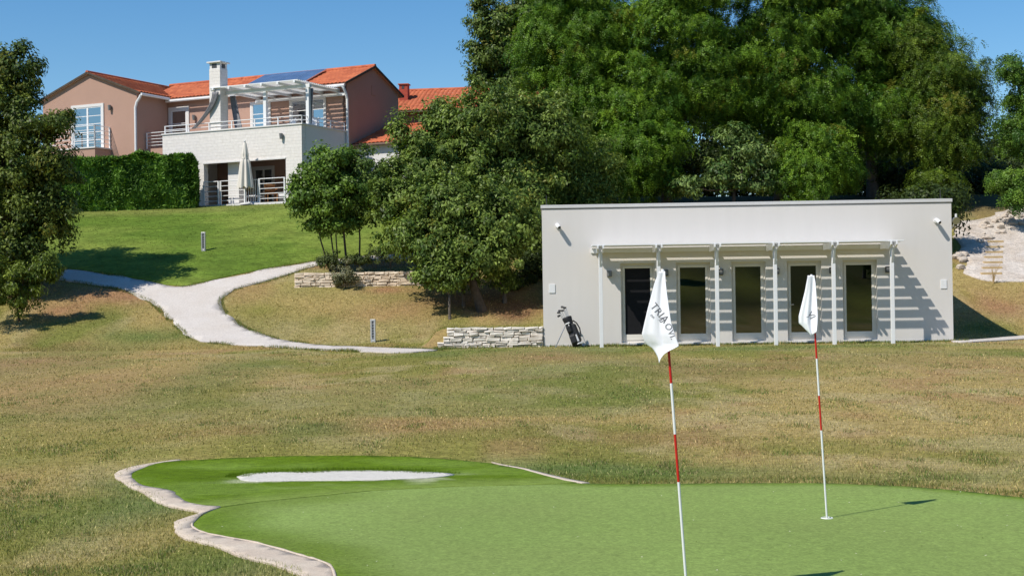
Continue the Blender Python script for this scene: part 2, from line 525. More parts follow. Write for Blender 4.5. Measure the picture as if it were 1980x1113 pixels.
P_GREEN = smooth_poly(gp(inner[10:]), 3, False) + gp([(900,1500),(1500,1500),(2300,1450),(2500,1200),(2400,1020),(2200,985)]) + \
    gp([(1980,963),(1850,949),(1750,941),(1600,935),(1400,935),(1200,937),(1120,935),(1060,933),(880,936),(720,944),(600,956),(500,967)])
P_SAND = smooth_poly(gp([(462,929),(464,921),(490,917),(540,914.5),(600,914),(640,912),(700,911.5),(760,912),(820,914.5),(877,920),(845,925.5),(780,928.5),(700,931),(600,932.5),(520,933.5),(480,933)]), 3)
P_RSTRIP = gp([(950,894),(1010,905.5),(1060,918),(1100,927.5),(1140,935),(1125,936),(1092,930.5),(1052,920.5),(1010,908.5),(955,896)])
P_PATH = smooth_poly(gp([(-60,516),(80,520),(150,524),(230,535),(280,545),(320,553),(355,556),(385,550),(450,535),(520,521),(600,508),(700,497),(800,490),
         (800,499),(700,505),(640,512),(600,516),(560,531),(510,546),(455,560),(428,578),(432,600),(462,627),(505,647),(565,661),(640,669),(720,672),(810,675),(850,677),
         (800,682),(700,681),(600,676),(500,669),(388,662),(352,641),(322,613),(290,583),(240,563),(190,553),(120,542),(-60,530)]), 2)
P_LAWN = gp([(-60,514),(80,518),(150,522),(230,533),(280,543),(320,551),(355,554),(385,548),(450,533),(520,519),(600,506),(700,495),(800,488)])
P_LAWN += [(-2.0, 58.0), (-3.0, 62.3), (-8.0, 62.3)]
for a_, b_ in ((-.2,-.15), (-8.0,-.15), (-17,-.8)):
    c, s = math.cos(PHI), math.sin(PHI)
    P_LAWN.append((HOUSE_O.x+a_*c+b_*s, HOUSE_O.y-a_*s+b_*c))
P_LAWN += [(-30, 69), (-32, 60)]
P_GSLOPE = smooth_poly(gp([(1846,432),(1890,427),(1930,412),(1985,392),(2060,380),(2060,546),(1985,546),(1935,545),(1893,541),(1868,528),(1862,505),(1850,470)]), 2)
P_RPATH = smooth_poly(gp([(1843,657),(1880,657.5),(1930,653.5),(1985,649),(2060,643),(2060,650),(1985,655.5),(1930,659.5),(1880,662),(1843,662)]), 2)

# colour of the open field (what grows there), as a smooth map
DRY = np.array([.330,.250,.096]); OLIVE = np.array([.205,.190,.047]); GRN = np.array([.105,.150,.036]); SOIL = np.array([.300,.172,.088]); PALE = np.array([.37,.30,.15])
blobs = []
for (u, v, ru, rv, c, w) in [
    (180,745,330,60,SOIL*.5+DRY*.5,.6),(60,700,120,20,SOIL,.4),(450,720,90,45,GRN,.5),(620,826,95,16,GRN,.95),(800,820,180,20,SOIL*.55+DRY*.45,.7),
    (300,935,130,30,GRN,.55),(160,1000,260,50,GRN,.35),(380,1090,160,40,GRN,.55),(300,975,140,24,GRN,.45),(420,870,300,20,OLIVE,.6),(130,860,250,45,OLIVE,.7),
    (1380,715,140,22,SOIL*.6+GRN*.4,.6),(1050,690,120,10,SOIL,.5),(1100,905,200,16,GRN,.6),(1300,915,300,16,GRN,.6),(1750,925,300,14,GRN,.45),(1480,672,380,8,GRN,.55),
    (860,685,120,8,GRN,.4),(1260,845,140,16,SOIL,.4),(1800,700,200,18,SOIL*.5+DRY*.5,.4),(220,570,130,18,SOIL,.75),(130,600,60,20,SOIL,.8),(70,560,50,25,SOIL,.9),
    (300,650,140,12,GRN,.6),(600,590,150,24,DRY,.8),(760,610,110,24,SOIL*.4+DRY*.6,.7),(680,640,160,14,PALE*.6+DRY*.4,.6),(500,600,60,14,OLIVE,.6),(760,560,60,8,SOIL,.7),(900,585,110,22,SOIL*.8,.8),(860,645,140,16,SOIL*.5+DRY*.5,.5),
    (1930,590,60,26,SOIL,.65),(1900,635,60,12,GRN,.6),(720,508,70,8,SOIL,1.0),(700,513,110,6,SOIL,1.0),(1000,600,60,22,SOIL*.6,.9),
    (180,406,90,8,DRY,.6)]:
    p, q, r_ = ground_hit(u, v), ground_hit(u+ru, v), ground_hit(u, v+rv)
    if p is None or q is None: continue
    ry = abs(p.y-r_.y) if r_ is not None else 1.0
    blobs.append((p.x, p.y, max(abs(q.x-p.x), .2), max(ry, .35), np.asarray(c), w*1.35))

def field_col(x, y):
    n = fbm(x*.35+11, y*.22+4, 5); n2 = fbm(x*1.1+2, y*.6+70, 4); n3 = fbm(x*.16+50, y*.12+20, 3)
    a = sstep(.46, .62, n)[..., None]
    c = DRY*(1-a)+OLIVE*a
    b = (sstep(.53, .66, n2)*.6)[..., None]; c = c*(1-b)+PALE*b
    n4 = fbm(x*.8+33, y*.5+12, 4); b = (sstep(.58, .72, n4)*.45)[..., None]; c = c*(1-b)+SOIL*b
    b = (sstep(.55, .68, n3)*.42)[..., None]; c = c*(1-b)+GRN*b
    for (bx, by, rx, ry, bc, w) in blobs:
        d = ((x-bx)/rx)**2+((y-by)/ry)**2
        k = (w*np.exp(-d)*np.clip(.35+1.3*n2, 0, 1.3)).clip(0, 1)[..., None]
        c = c*(1-k)+bc*k
    # dark and olive patches behind the viewpoint, coloured for the door glass reflections
    k = (sstep(-8, -20, y)*np.clip(.75+.8*(n-.5), 0, 1))[..., None] if False else ((1-sstep(-22, -10, y))*.85)[..., None]
    c = c*(1-k)+(np.array([.035,.050,.010])+np.array([.16,.16,.025])*sstep(.50,.56, fbm(x*.09+5, y*.07+1, 3))[..., None])*k
    k = (sstep(56, 60, y)*sstep(-6, 0, x)*.8)[..., None]  # under the trees on the hill
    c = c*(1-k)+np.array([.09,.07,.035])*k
    return c

def axis(lo, a, b, hi, step, grow=1.35):
    core = list(np.arange(a, b+step/2, step))
    l, s = [], step
    p = a
    while p > lo: s *= grow; p -= s; l.append(p)
    r, s = [], step
    p = core[-1]
    while p < hi: s *= grow; p += s; r.append(p)
    return np.array(l[::-1]+core+r)

gx = axis(-900, -30, 24, 900, .25); gy = axis(-500, 4, 72, 1500, .25)
GX, GY = np.meshgrid(gx, gy)
GZ = H(GX, GY)
nx, ny = len(gx), len(gy)
idx = np.arange(nx*ny).reshape(ny, nx)
Fq = np.stack([idx[:-1,:-1], idx[:-1,1:], idx[1:,1:], idx[1:,:-1]], -1).reshape(-1, 4)
gme = np_mesh('ground', np.stack([GX, GY, GZ], -1).reshape(-1, 3), Fq, field_col(GX, GY).reshape(-1, 3))
gme.polygons.foreach_set('use_smooth', [True]*len(gme.polygons))
tag(link('ground', gme, M['field']), 'broad field of dry patchy grass rising to a hillside', 'ground', kind='structure')

def sheet(name, poly, step, off, m, label, cat, cf=None, rough=0.0):
    P = np.asarray(poly)
    x0, y0 = P.min(0); x1, y1 = P.max(0)
    X, Yg = np.meshgrid(np.arange(x0, x1, step), np.arange(y0, y1, step))
    X = X.ravel()+rng.uniform(-.2, .2, X.size)*step; Yg = Yg.ravel()+rng.uniform(-.2, .2, Yg.size)*step
    k = inpoly(X, Yg, P)
    pts = [Vector(p) for p in poly]
    # densify the outline
    dense = []
    for i in range(len(pts)):
        a, b = pts[i], pts[(i+1) % len(pts)]
        nseg = max(1, int((b-a).length/step))
        dense += [a.lerp(b, j/nseg) for j in range(nseg)]
    if rough:
        q = [Vector((p.x+rough*2*(vnoise(np.array([p.x*2.7+5]), np.array([p.y*2.7]))[0]+.6*vnoise(np.array([p.x*8+5]), np.array([p.y*8]))[0]-.8),
                     p.y+rough*2*(vnoise(np.array([p.x*2.7+77]), np.array([p.y*2.7]))[0]+.6*vnoise(np.array([p.x*8+31]), np.array([p.y*8]))[0]-.8))) for p in dense]
        dense = q
    nb = len(dense)
    allp = dense+[Vector((float(a), float(b))) for a, b in zip(X[k], Yg[k])]
    r = delaunay_2d_cdt(allp, [(i, (i+1) % nb) for i in range(nb)], [], 1, 1e-4)
    V = np.array([(p.x, p.y) for p in r[0]])
    Z = H(V[:, 0], V[:, 1])+off
    me = bpy.data.meshes.new(name)
    faces = []
    for f in r[2]:
        a_, b_, c_ = (V[i] for i in f[:3])
        ccw = (b_[0]-a_[0])*(c_[1]-a_[1])-(b_[1]-a_[1])*(c_[0]-a_[0]) > 0
        faces.append(tuple(f) if ccw else tuple(reversed(f)))
    # a skirt closes the rim down into the soil
    seen = {}
    for f in faces:
        for i in range(len(f)): seen[(f[i], f[(i+1) % len(f)])] = 1
    rim = [e for e in seen if (e[1], e[0]) not in seen]
    low = {}
    for e in rim:
        for i in e:
            if i not in low: low[i] = len(V)+len(low)
    Vl = V[list(low.keys())]
    for i, j in rim: faces.append((j, i, low[i], low[j]))
    V = np.concatenate([V, Vl]); Z = np.concatenate([Z, H(Vl[:, 0], Vl[:, 1])+off-.05])
    me.from_pydata([(float(a), float(b), float(c)) for (a, b), c in zip(V, Z)], [], faces)
    if cf is not None:
        a_ = me.color_attributes.new('Col', 'FLOAT_COLOR', 'POINT')
        C4 = np.ones((len(V), 4), np.float32); C4[:, :3] = cf(V[:, 0], V[:, 1]); a_.data.foreach_set('color', C4.ravel())
    # every face up
    me.update()
    me.polygons.foreach_set('use_smooth', [len(p.vertices) == 3 for p in me.polygons])
    return tag(link(name, me, m), label, cat, kind='structure')

def edge_dist(x, y, line):
    P = np.asarray(line); best = np.full(x.shape, 99.0)
    for i in range(1, len(P)):
        a, b = P[i-1], P[i]; e = b-a; L = e@e+1e-9
        t = np.clip(((x-a[0])*e[0]+(y-a[1])*e[1])/L, 0, 1)
        best = np.minimum(best, np.hypot(x-a[0]-t*e[0], y-a[1]-t*e[1]))
    return best
RIM = smooth_poly(gp(inner[10:]), 3, False)
SEAM = gp([(427,982),(500,972),(600,962),(720,950),(880,942),(1060,938),(1120,934)])
BACK = gp([(1120,935),(1200,937),(1400,935),(1600,935),(1750,941),(1850,949),(1980,963),(2200,985)])
TURF = np.array([.096,.160,.006])
def green_col(x, y):
    n = fbm(x*1.3, y*1.3, 4); n2 = fbm(x*.35+8, y*.35, 3)
    c = np.array([.245,.338,.088])*(1+.25*(n2-.5))[:, None]
    k = 1-sstep(.10, .85, edge_dist(x, y, RIM)+.55*(n-.5))
    k = np.maximum(k, .75*(1-sstep(.05, .9, edge_dist(x, y, SEAM[:3])+.5*(n-.5))))
    k = np.maximum(k, .9*(1-sstep(.06, .30, edge_dist(x, y, BACK)+.2*(n-.5))))
    k = k[:, None]
    return c*(1-k*.85)+TURF*1.15*k*.85
sand_front = gp([(470,934),(560,934),(700,932.5),(860,926)])
def fringe_col(x, y):
    n = fbm(x*.9+4, y*2.1, 4); n2 = fbm(x*3+1, y*5, 3)
    bank = sstep(17.0, 17.7, y)
    c = TURF*(1-.0*n)[:, None]*(.85+.5*n)[:, None]
    c = c*(1-.30*bank[:, None])+np.array([.085,.125,.006])*.30*bank[:, None]
    k = (sstep(.42, .66, n)*(1-bank)*.55)[:, None]
    c = c*(1-k)+np.array([.17,.25,.045])*k
    k = ((1-sstep(.0, .7, edge_dist(x, y, SEAM)+.5*(n-.5)))*.75)[:, None]
    c = c*(1-k)+np.array([.215,.285,.065])*k
    k = ((1-sstep(.05, .55, edge_dist(x, y, sand_front)))*sstep(.4, .7, n2)*.75)[:, None]
    return c*(1-k)+np.array([.45,.46,.30])*k
def lawn_col(x, y):
    n = fbm(x*.30+4, y*.55, 4); n2 = fbm(x*1.2+1, y*2.0, 3)
    c = np.array([.105,.165,.022])*(1-sstep(.35,.65,n))[:, None]+np.array([.175,.225,.040])*sstep(.35,.65,n)[:, None]
    k = (sstep(.5, .7, n2)*.4)[:, None]
    c = c*(1-k)+np.array([.060,.115,.014])*k
    k = (sstep(60.2, 62, y+.3*n)*sstep(-30,-16,x)*.45)[:, None]
    return c*(1-k)+np.array([.20,.185,.06])*k
sheet('path', P_PATH, .35, .028, M['gravel'], 'pale gravel path forking on the hillside below the house', 'path', rough=.10)
sheet('lawn', P_LAWN, .6, .024, M['lawn'], 'bright green watered lawn sloping down from the house terrace', 'lawn', lawn_col)
sheet('putting_green', P_GREEN, .12, .010, M['green'], 'smooth light green putting green in the foreground', 'putting green', green_col)
sheet('green_fringe', P_FRINGE, .1, .014, M['fringe'], 'darker longer turf surrounding the white sand bunker', 'turf', fringe_col)
sheet('bunker_sand', P_SAND, .1, .020, M['sand'], 'flat white sand of the small bunker', 'sand', rough=.03)
sheet('edging_path', P_STRIP, .12, .016, M['strip'], 'pinkish concrete strip curving along the left edge of the putting green', 'path', rough=.02)
sheet('edging_path', P_RSTRIP, .2, .016, M['strip'], 'thin pale strip of edging beside the bunker turf, right of the sand', 'path')
sheet('gravel_slope', P_GSLOPE, .35, .028, M['rubble'], 'pale gravel slope with timber steps right of the white pavilion', 'slope', rough=.14)
sheet('path', P_RPATH, .3, .028, M['gravel'], 'narrow white path edge leaving the right corner of the pavilion', 'path')

KL = smooth_poly(gp(inner[12:21]), 4, False)
b = MB()
kp = [Vector((x, y, hz(x, y)+.012)) for x, y in KL]
b.tube(kp, [.010+.006*random.random() for _ in kp], 6)
tag(b.build('kerb', M['strip'], None, smooth=True), 'thin raised lip of the strip along the left rim of the putting green', 'kerb', kind='structure')

# ------------------------------------------------------------------ grass blades
def blades(name, n, ylo, yhi, hlo, hhi, w, keep, colf, label, dens=1.0, power=1.0, mat_=None, lean=.5):
    # sample so that density per picture area stays even
    t = rng.random(n)
    y = (ylo**-power+(yhi**-power-ylo**-power)*t)**(-1/power)
    x = y*rng.uniform(-.375, .375, n)
    k = keep(x, y); x, y = x[k], y[k]
    n = len(x)
    z = H(x, y)-.003
    h = rng.uniform(hlo, hhi, n)*(.6+.8*fbm(x*1.3, y*1.3, 3))*(.75+.25*y/ylo)
    ang = rng.uniform(0, 2*np.pi, n); ln = rng.uniform(.1, 1.0, n)*lean
    ax = rng.uniform(0, 2*np.pi, n)
    ww = w*(.6+.4*y/ylo)*rng.uniform(.6, 1.2, n)
    dx, dy = np.cos(ax)*ww, np.sin(ax)*ww
    V = np.empty((n, 3, 3))
    V[:, 0] = np.stack([x-dx, y-dy, z], -1); V[:, 1] = np.stack([x+dx, y+dy, z], -1)
    V[:, 2] = np.stack([x+np.cos(ang)*ln*h, y+np.sin(ang)*ln*h, z+h*np.sqrt(1-np.minimum(ln*.9,.97)**2)], -1)
    C = colf(x, y)*rng.uniform(.55, 1.75, n)[:, None]
    C = np.repeat(C[:, None], 3, 1)
    me = np_mesh(name, V.reshape(-1, 3), np.arange(n*3).reshape(-1, 3), C.reshape(-1, 3))
    return tag(link(name, me, mat_ or M['blade']), label, 'grass', kind='stuff')

def not_in(*polys):
    def f(x, y):
        k = np.ones(x.shape, bool)
        for p in polys: k &= ~inpoly(x, y, p)
        a, b = pav_local(x, y)
        return k & ~((a > -.1) & (a < PAV_W+.1) & (b > -.08))
    return f
_keep0 = not_in(P_GREEN, P_FRINGE, P_SAND, P_LAWN, P_GSLOPE, P_RPATH, P_RSTRIP)
OUTER = smooth_poly(gp(outer), 3, False)
def field_keep(x, y):
    k = _keep0(x, y)
    inside = inpoly(x, y, P_PATH)
    near = edge_dist(x, y, P_PATH+P_PATH[:1]) < .02+.16*fbm(x*1.7, y*1.7, 3)
    ins2 = inpoly(x, y, P_STRIP)
    near2 = edge_dist(x, y, OUTER) < .01+.22*fbm(x*2.4, y*2.4, 3)**1.5
    return k & (~inside | near) & (~ins2 | near2)
def field_blade_col(x, y):
    c = field_col(x, y)
    k = rng.random(len(x))
    g = (k < .28)[:, None]
    c = np.where(g, c*.55+GRN*.55, c)
    s = (k > .86)[:, None]
    return np.where(s, c*.6+PALE*.7, c)*1.15
def fade_keep(a, b, out):
    def f(x, y):
        p = sstep(a, b, y+2.5*(fbm(x*.5, y*.3, 2)-.5))
        return field_keep(x, y) & (rng.random(x.shape) < ((1-p) if out else p))
    return f
blades('grass', 260000, 7.5, 27, .016, .036, .0034, fade_keep(17, 27, True), field_blade_col, 'dry olive grass standing round the putting green', power=1.5, lean=.95)
blades('grass', 150000, 15, 56, .016, .034, .008, fade_keep(15, 26, False), field_blade_col, 'sunburnt grass covering the middle field and banks', power=1.0, lean=.98)
rough_keep = lambda x, y: field_keep(x, y) & (edge_dist(x, y, BACK) < .10+.75*fbm(x*.8, y*.8, 2))
blades('grass', 160000, 10, 18, .022, .050, .0034, rough_keep, lambda x, y: np.where((rng.random(len(x)) < .35)[:, None], OLIVE*.9, GRN*1.0), 'taller green rough grass along the rim of the putting green', power=1.4, lean=.6)
fr_keep = lambda x, y: inpoly(x, y, P_FRINGE) & ~inpoly(x, y, P_SAND) & (rng.random(x.shape) < sstep(.1, .6, edge_dist(x, y, SEAM)))
blades('grass', 420000, 14.5, 20, .012, .026, .003, fr_keep, fringe_col, 'deep green longer turf round the bunker', power=1.0, lean=.8)
lip = lambda x, y: inpoly(x, y, P_FRINGE) & (edge_dist(x, y, P_SAND+P_SAND[:1]) < .05+.16*fbm(x*3, y*3, 2)) & (y > 16.2)
blades('grass', 300000, 15.5, 18.5, .03, .06, .0035, lip, lambda x, y: TURF*np.ones((len(x), 1)), 'overhanging turf lip along the back of the sand bunker', power=1.0, lean=.9)
rim_keep = lambda x, y: inpoly(x, y, P_GREEN) & (rng.random(x.shape) < 1-sstep(.0, .7, edge_dist(x, y, RIM)+.4*(fbm(x*1.3, y*1.3, 4)-.5)))
blades('grass', 260000, 7.5, 16.5, .008, .020, .0028, rim_keep, green_col, 'longer green turf at the near left rim of the putting green', power=1.4, lean=.9)
lawn_keep = lambda x, y: inpoly(x, y, P_LAWN) & ~inpoly(x, y, P_PATH) & ~((house_local(x, y)[0] < 1) & (house_local(x, y)[1] > -.3))
blades('grass', 120000, 46, 68, .04, .08, .012, lawn_keep,
       lawn_col,
       'bright green grass blades of the upper lawn', power=1.0)

blades('grass', 420000, 9, 44, .018, .040, .0042, lambda x, y: field_keep(x, y) & (fbm(x*2.2+60, y*1.3+8, 3)+.10*rng.random(x.shape) > .73), lambda x, y: np.where((rng.random(len(x)) < .4)[:, None], PALE*.9, GRN*1.25),
       'scattered coarser green tufts and weeds in the dry field', power=1.1, lean=.8)
blades('grass', 150000, 43.5, 58, .03, .06, .010, field_keep, field_blade_col, 'dry grass on the banks beside the gravel path', power=1.0, lean=.9)
fx = rng.uniform(-.34, .36, 420); fy = 7.6+7.2*rng.random(420)**1.3; fx = fx*fy
kk = inpoly(fx, fy, P_GREEN); fx, fy = fx[kk], fy[kk]; nf = len(fx); fz = H(fx, fy)+.0135
ra = rng.uniform(0, 6.28, nf); rs = rng.uniform(.004, .011, nf)
FV = np.stack([np.stack([fx+rs*np.cos(ra+k*2.1)*(1.5 if k == 0 else 1), fy+rs*np.sin(ra+k*2.1), fz+(.006 if k == 0 else 0)], -1) for k in range(3)], 1)
FC = np.where((rng.random(nf) < .6)[:, None], np.array([.55,.56,.42]), np.array([.10,.13,.03]))
tag(link('flecks', np_mesh('flecks', FV.reshape(-1,3), np.arange(nf*3).reshape(-1,3), np.repeat(FC[:,None],3,1).reshape(-1,3)), M['blade']), 'tiny pale flecks and clippings lying on the putting green', 'clippings', kind='stuff')
# tufts growing against the foot of the pavilion, the low wall and the gravel edges
def foot_keep(x, y):
    a, b_ = pav_local(x, y)
    k1 = (a > -3.2) & (a < PAV_W+.4) & (b_ < -.03) & (b_ > -.05-.5*fbm(x*1.1, y*0+3, 3)**2*1.4)
    k2 = (edge_dist(x, y, P_PATH+P_PATH[:1]) < .10) & (fbm(x*.9+40, y*.9, 3) > .48)
    return k1 | k2
blades('grass', 900000, 41, 58, .04, .12, .008, foot_keep, lambda x, y: np.where((rng.random(len(x)) < .3)[:, None], DRY, GRN*1.1), 'green tufts along the foot of the pavilion and the path edges', power=1.0, lean=.8)

# ------------------------------------------------------------------ pavilion
pav = empty('pavilion', PAV_O, -PAV_TH, 'low white flat roofed pavilion with five glazed doors and slatted canopy', 'building')
W_, D_, H_ = PAV_W, PAV_D, PAV_H
DOORX = [2.78+1.615*i for i in range(5)]
DW, DZ0, DZ1 = 1.0, .10, 2.42
b = MB()
b.wall(0, W_, -.3, H_, 0, .3, [(x-DW/2, x+DW/2, DZ0, DZ1) for x in DOORX])
b.build('facade_wall', M['render'], pav)
b = MB(); b.box(0, .3, .3, D_, -.3, H_); b.build('side_wall', M['render'], pav)
b = MB(); b.box(W_-.3, W_, .3, D_, -.3, H_); b.build('side_wall', M['render'], pav)
b = MB(); b.box(.3, W_-.3, D_-.3, D_, -.3, H_); b.build('rear_wall', M['render'], pav)
b = MB(); b.box(.3, W_-.3, .3, D_-.3, 3.3, 3.55); b.build('roof', M['coping'], pav)
b = MB()
b.box(-.03, W_+.03, -.03, .33, H_+.022, H_+.12); b.box(-.03, .33, .33, D_+.03, H_+.022, H_+.12)
b.box(W_-.33, W_+.03, .33, D_+.03, H_+.022, H_+.12); b.box(.33, W_-.33, D_-.33, D_+.03, H_+.022, H_+.12)
b.build('coping', M['coping'], pav, bevel=.008)
b = MB(); b.box(-.012, W_+.012, -.012, .3, H_, H_+.022); b.build('coping_joint', M['trim_dark'], pav)
# interior
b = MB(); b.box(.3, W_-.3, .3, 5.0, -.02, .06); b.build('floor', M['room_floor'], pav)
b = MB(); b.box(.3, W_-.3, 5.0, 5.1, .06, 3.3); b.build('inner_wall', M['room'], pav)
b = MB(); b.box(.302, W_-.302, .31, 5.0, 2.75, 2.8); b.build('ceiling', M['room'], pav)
# plinth line at the foot
b = MB(); b.box(-.008, W_+.008, -.012, 0, -.3, .075); b.build('plinth', M['coping'], pav)
for i, x in enumerate(DOORX):
    l, r = x-DW/2, x+DW/2
    yf = .15
    fr = MB()
    fr.box(l, l+.055, yf, yf+.08, DZ0, DZ1); fr.box(r-.055, r, yf, yf+.08, DZ0, DZ1)
    fr.box(l+.055, r-.055, yf, yf+.08, DZ1-.07, DZ1); fr.box(l+.055, r-.055, yf, yf+.08, DZ0, DZ0+.07)
    d = fr.build('glazed_door', M['cream_frame'], pav, bevel=.004)
    s = MB()
    a, c = l+.058, r-.058
    s.box(a, a+.07, yf-.015, yf+.05, DZ0+.073, DZ1-.073); s.box(c-.07, c, yf-.015, yf+.05, DZ0+.073, DZ1-.073)
    s.box(a+.07, c-.07, yf-.015, yf+.05, DZ1-.14, DZ1-.073); s.box(a+.07, c-.07, yf-.015, yf+.05, DZ0+.073, DZ0+.24)
    s.build('sash', M['cream_frame'], d, bevel=.004)
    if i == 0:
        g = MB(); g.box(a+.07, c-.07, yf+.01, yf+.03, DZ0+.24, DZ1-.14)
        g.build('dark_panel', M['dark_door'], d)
    else:
        g = MB(); g.box(a+.07, c-.07, yf+.012, yf+.024, DZ0+.24, DZ1-.14)
        g.build('pane', M['glass'], d)
    if i in (0, 3):
        hx = c-.035 if i == 0 else a+.035
        hm = MB(); hm.tube([(hx, yf-.015, 1.15), (hx, yf-.06, 1.15)], .012); hm.bar((hx, yf-.06, 1.15), (hx-.11 if i == 0 else hx+.11, yf-.06, 1.15), .018, .018)
        hm.box(hx-.02, hx+.02, yf-.021, yf-.016, 1.05, 1.25)
        hm.build('handle', M['steel'], d)
    th = MB(); th.box(l+.002, r-.002, -.06, .149, DZ0-.05, DZ0-.004); th.build('threshold', M['house_white'], d)
# wall lamps between the doors
for k, x in enumerate((1.95, 3.60, 5.20, 6.82, 8.43, 10.05)):
    z = 2.13
    lm = MB(); lm.box(x-.075, x+.075, -.03, -.001, z-.09, z+.09)
    lm.box(x-.068, x+.068, -.12, -.03, z-.082, z+.082)
    lo = lm.build('wall_lamp', M['grey_lamp'] if k == 0 else M['dark_metal'], pav, bevel=.01)
    lm = MB(); lm.box(x-.05, x+.05, -.124, -.1205, z-.06, z+.06); lm.build('lens', M['grey_lamp'], lo)
# security cameras near the upper corners
for x, z in ((.45, 3.55), (11.46, 3.52)):
    cm = MB(); cm.tube([(x, -.001, z), (x, -.05, z)], .06, 14)
    co = cm.build('security_camera', M['lamp_white'], pav, smooth=False)
    cm = MB(); cm.tube([(x, -.05, z), (x+.01, -.09, z), (x+.015, -.12, z-.01)], [.022, .02, .018], 8)
    dr = Vector((.35, -.8, -.5)).normalized(); p = Vector((x-.02, -.08, z+.05))
    cm.tube([p, p+dr*.04, p+dr*.19, p+dr*.22], [.035, .06, .06, .05], 14)
    cm.build('camera_body', M['lamp_white'], co)
    cm = MB(); cm.tube([p+dr*.2205, p+dr*.228], [.045, .04], 14); cm.build('camera_lens', M['dark_metal'], co)
for x, z in ((.27, 1.72), (11.66, 1.68)):
    pm = MB(); pm.box(x-.09, x+.09, -.018, -.001, z-.13, z+.13); pm.build('meter_cover', M['white_paint'], pav, bevel=.005)
# lightning rods on the roof edge and the spotlight on the right corner
for x in (.14, W_-.28):
    rm = MB(); rm.tube([(x, .12, H_+.12), (x, .12, H_+.42)], [.012, .006], 6); rm.box(x-.03, x+.03, .09, .15, H_+.1205, H_+.14)
    rm.build('lightning_rod', M['dark_metal'], pav)
sm = MB(); zs_ = 3.52
sm.tube([(W_-.002, .1, zs_-.25), (W_+.06, .08, zs_-.16), (W_+.1, .04, zs_-.05)], .016, 8)
so = sm.build('spotlight', M['lamp_white'], pav)
dr = Vector((.15, -.85, -.35)).normalized(); p = Vector((W_+.13, .06, zs_+.02))
sm = MB(); sm.tube([p-dr*.12, p-dr*.06, p+dr*.02, p+dr*.07], [.04, .07, .11, .115], 16); sm.build('spotlight_head', M['steel'], so)
sm = MB(); sm.box(W_+.11, W_+.16, -.02, .06, zs_+.1, zs_+.2); sm.build('motion_sensor', M['lamp_white'], so, bevel=.012)
# slatted canopy: posts, paired rafters, slats
PX = [1.66+1.655*i for i in range(6)]
canopy_rail = MB(); canopy_rail.box(1.42, 10.2, -.04, -.002, 2.74, 2.88)
canopy = canopy_rail.build('canopy', M['white_paint'], pav)
YP, ZR0, ZR1 = -1.02, 2.72, 2.90
for x in PX:
    pm = MB(); pm.box(x-.052, x+.052, YP-.052, YP+.052, -.3, ZR1-.02); pm.build('post', M['white_paint'], canopy, bevel=.006)
    for sd in (-1, 1):
        rm = MB()
        xa = x+sd*.078
        rm.prism([(xa-.022, -.045, ZR0), (xa-.022, -1.16, ZR0), (xa-.022, -1.36, ZR0+.10), (xa-.022, -1.36, ZR1), (xa-.022, -.045, ZR1)], (.044, 0, 0))
        rm.build('rafter', M['white_paint'], canopy, bevel=.004)
    br = MB(); br.prism([(x-.03, YP-.05, 2.30), (x-.03, YP-.05, 2.34), (x-.03, -1.20, ZR0+.02), (x-.03, -1.28, ZR0+.02)], (.06, 0, 0))
    br.build('bracket', M['white_paint'], canopy)
for k in range(8):
    y = -.12-.160*k
    sl = MB(); sl.box(1.42, 10.22, y-.054, y+.054, ZR1+.003, ZR1+.045); sl.build('slat', M['white_paint'], canopy, bevel=.004)

# ------------------------------------------------------------------ stone walls
def stone_wall(name, A, Bp, z0f, ztop, th, course, m, label, step_left=None, lenr=(.12, .42)):
    """dry stone wall from A to B (plan), foot following z0f, top level ztop"""
    A = Vector((A[0], A[1], 0)); Bp = Vector((Bp[0], Bp[1], 0))
    d = (Bp-A); L = d.length; d.normalize()
    ang = math.atan2(d.y, d.x)
    root = empty(name, (A.x, A.y, z0f), ang, label, 'wall')
    r = random.Random(3)
    hgt = ztop-z0f
    core = MB(); core.box(.34, L-.02, .06, th-.02, -.25, hgt-.06); core.build('core', M['joint'], root)
    b = MB()
    z = -.12
    while z < hgt-.02:
        h = r.uniform(*course); h = min(h, hgt-z)
        if hgt-(z+h) < course[0]*.7: h = hgt-z
        x = 0 if step_left is None else step_left(z)
        while x < L:
            l = r.uniform(*lenr)
            if L-(x+l) < lenr[0]: l = L-x
            j = [r.uniform(-.014, .014) for _ in range(8)]
            g = .005
            y0 = r.uniform(-.03, .02)
            vs = [(x+g+j[0], y0+j[1], z+g+j[2]), (x+l-g+j[3], y0+j[4], z+g+j[5]), (x+l-g+j[6], y0+j[7], z+h-g+j[0]), (x+g+j[1], y0+j[3], z+h-g+j[6])]
            cx = sum(p[0] for p in vs)/4; cz = sum(p[2] for p in vs)/4
            frn = [(cx+(p[0]-cx)*.9, p[1]-.018, cz+(p[2]-cz)*.82) for p in vs]
            bk = [(p[0], th*.5 if z+h < hgt-.01 else th, p[2]) for p in vs]
            b.add(frn+vs+bk, [(0,1,2,3)]+[(4+i, 4+(i+1)%4, (i+1)%4, i) for i in range(4)]+[(8+i, 8+(i+1)%4, 4+(i+1)%4, 4+i) for i in range(4)]+[(11,10,9,8)])
            x += l
        z += h
    b.build('stones', m, root)
    return root
pw0 = at(846, 676, 42.35)
c_, s_ = math.cos(PAV_TH), math.sin(PAV_TH)
stone_wall('stone_wall', (pw0.x, 42.40), (PAV_O.x-.01, 42.42), .50, 1.15, .36, (.05, .11), M['stone_white'],
           'low white dry stone wall running up to the left end of the pavilion', step_left=lambda z: 0 if z < .22 else (.18 if z < .4 else .28))
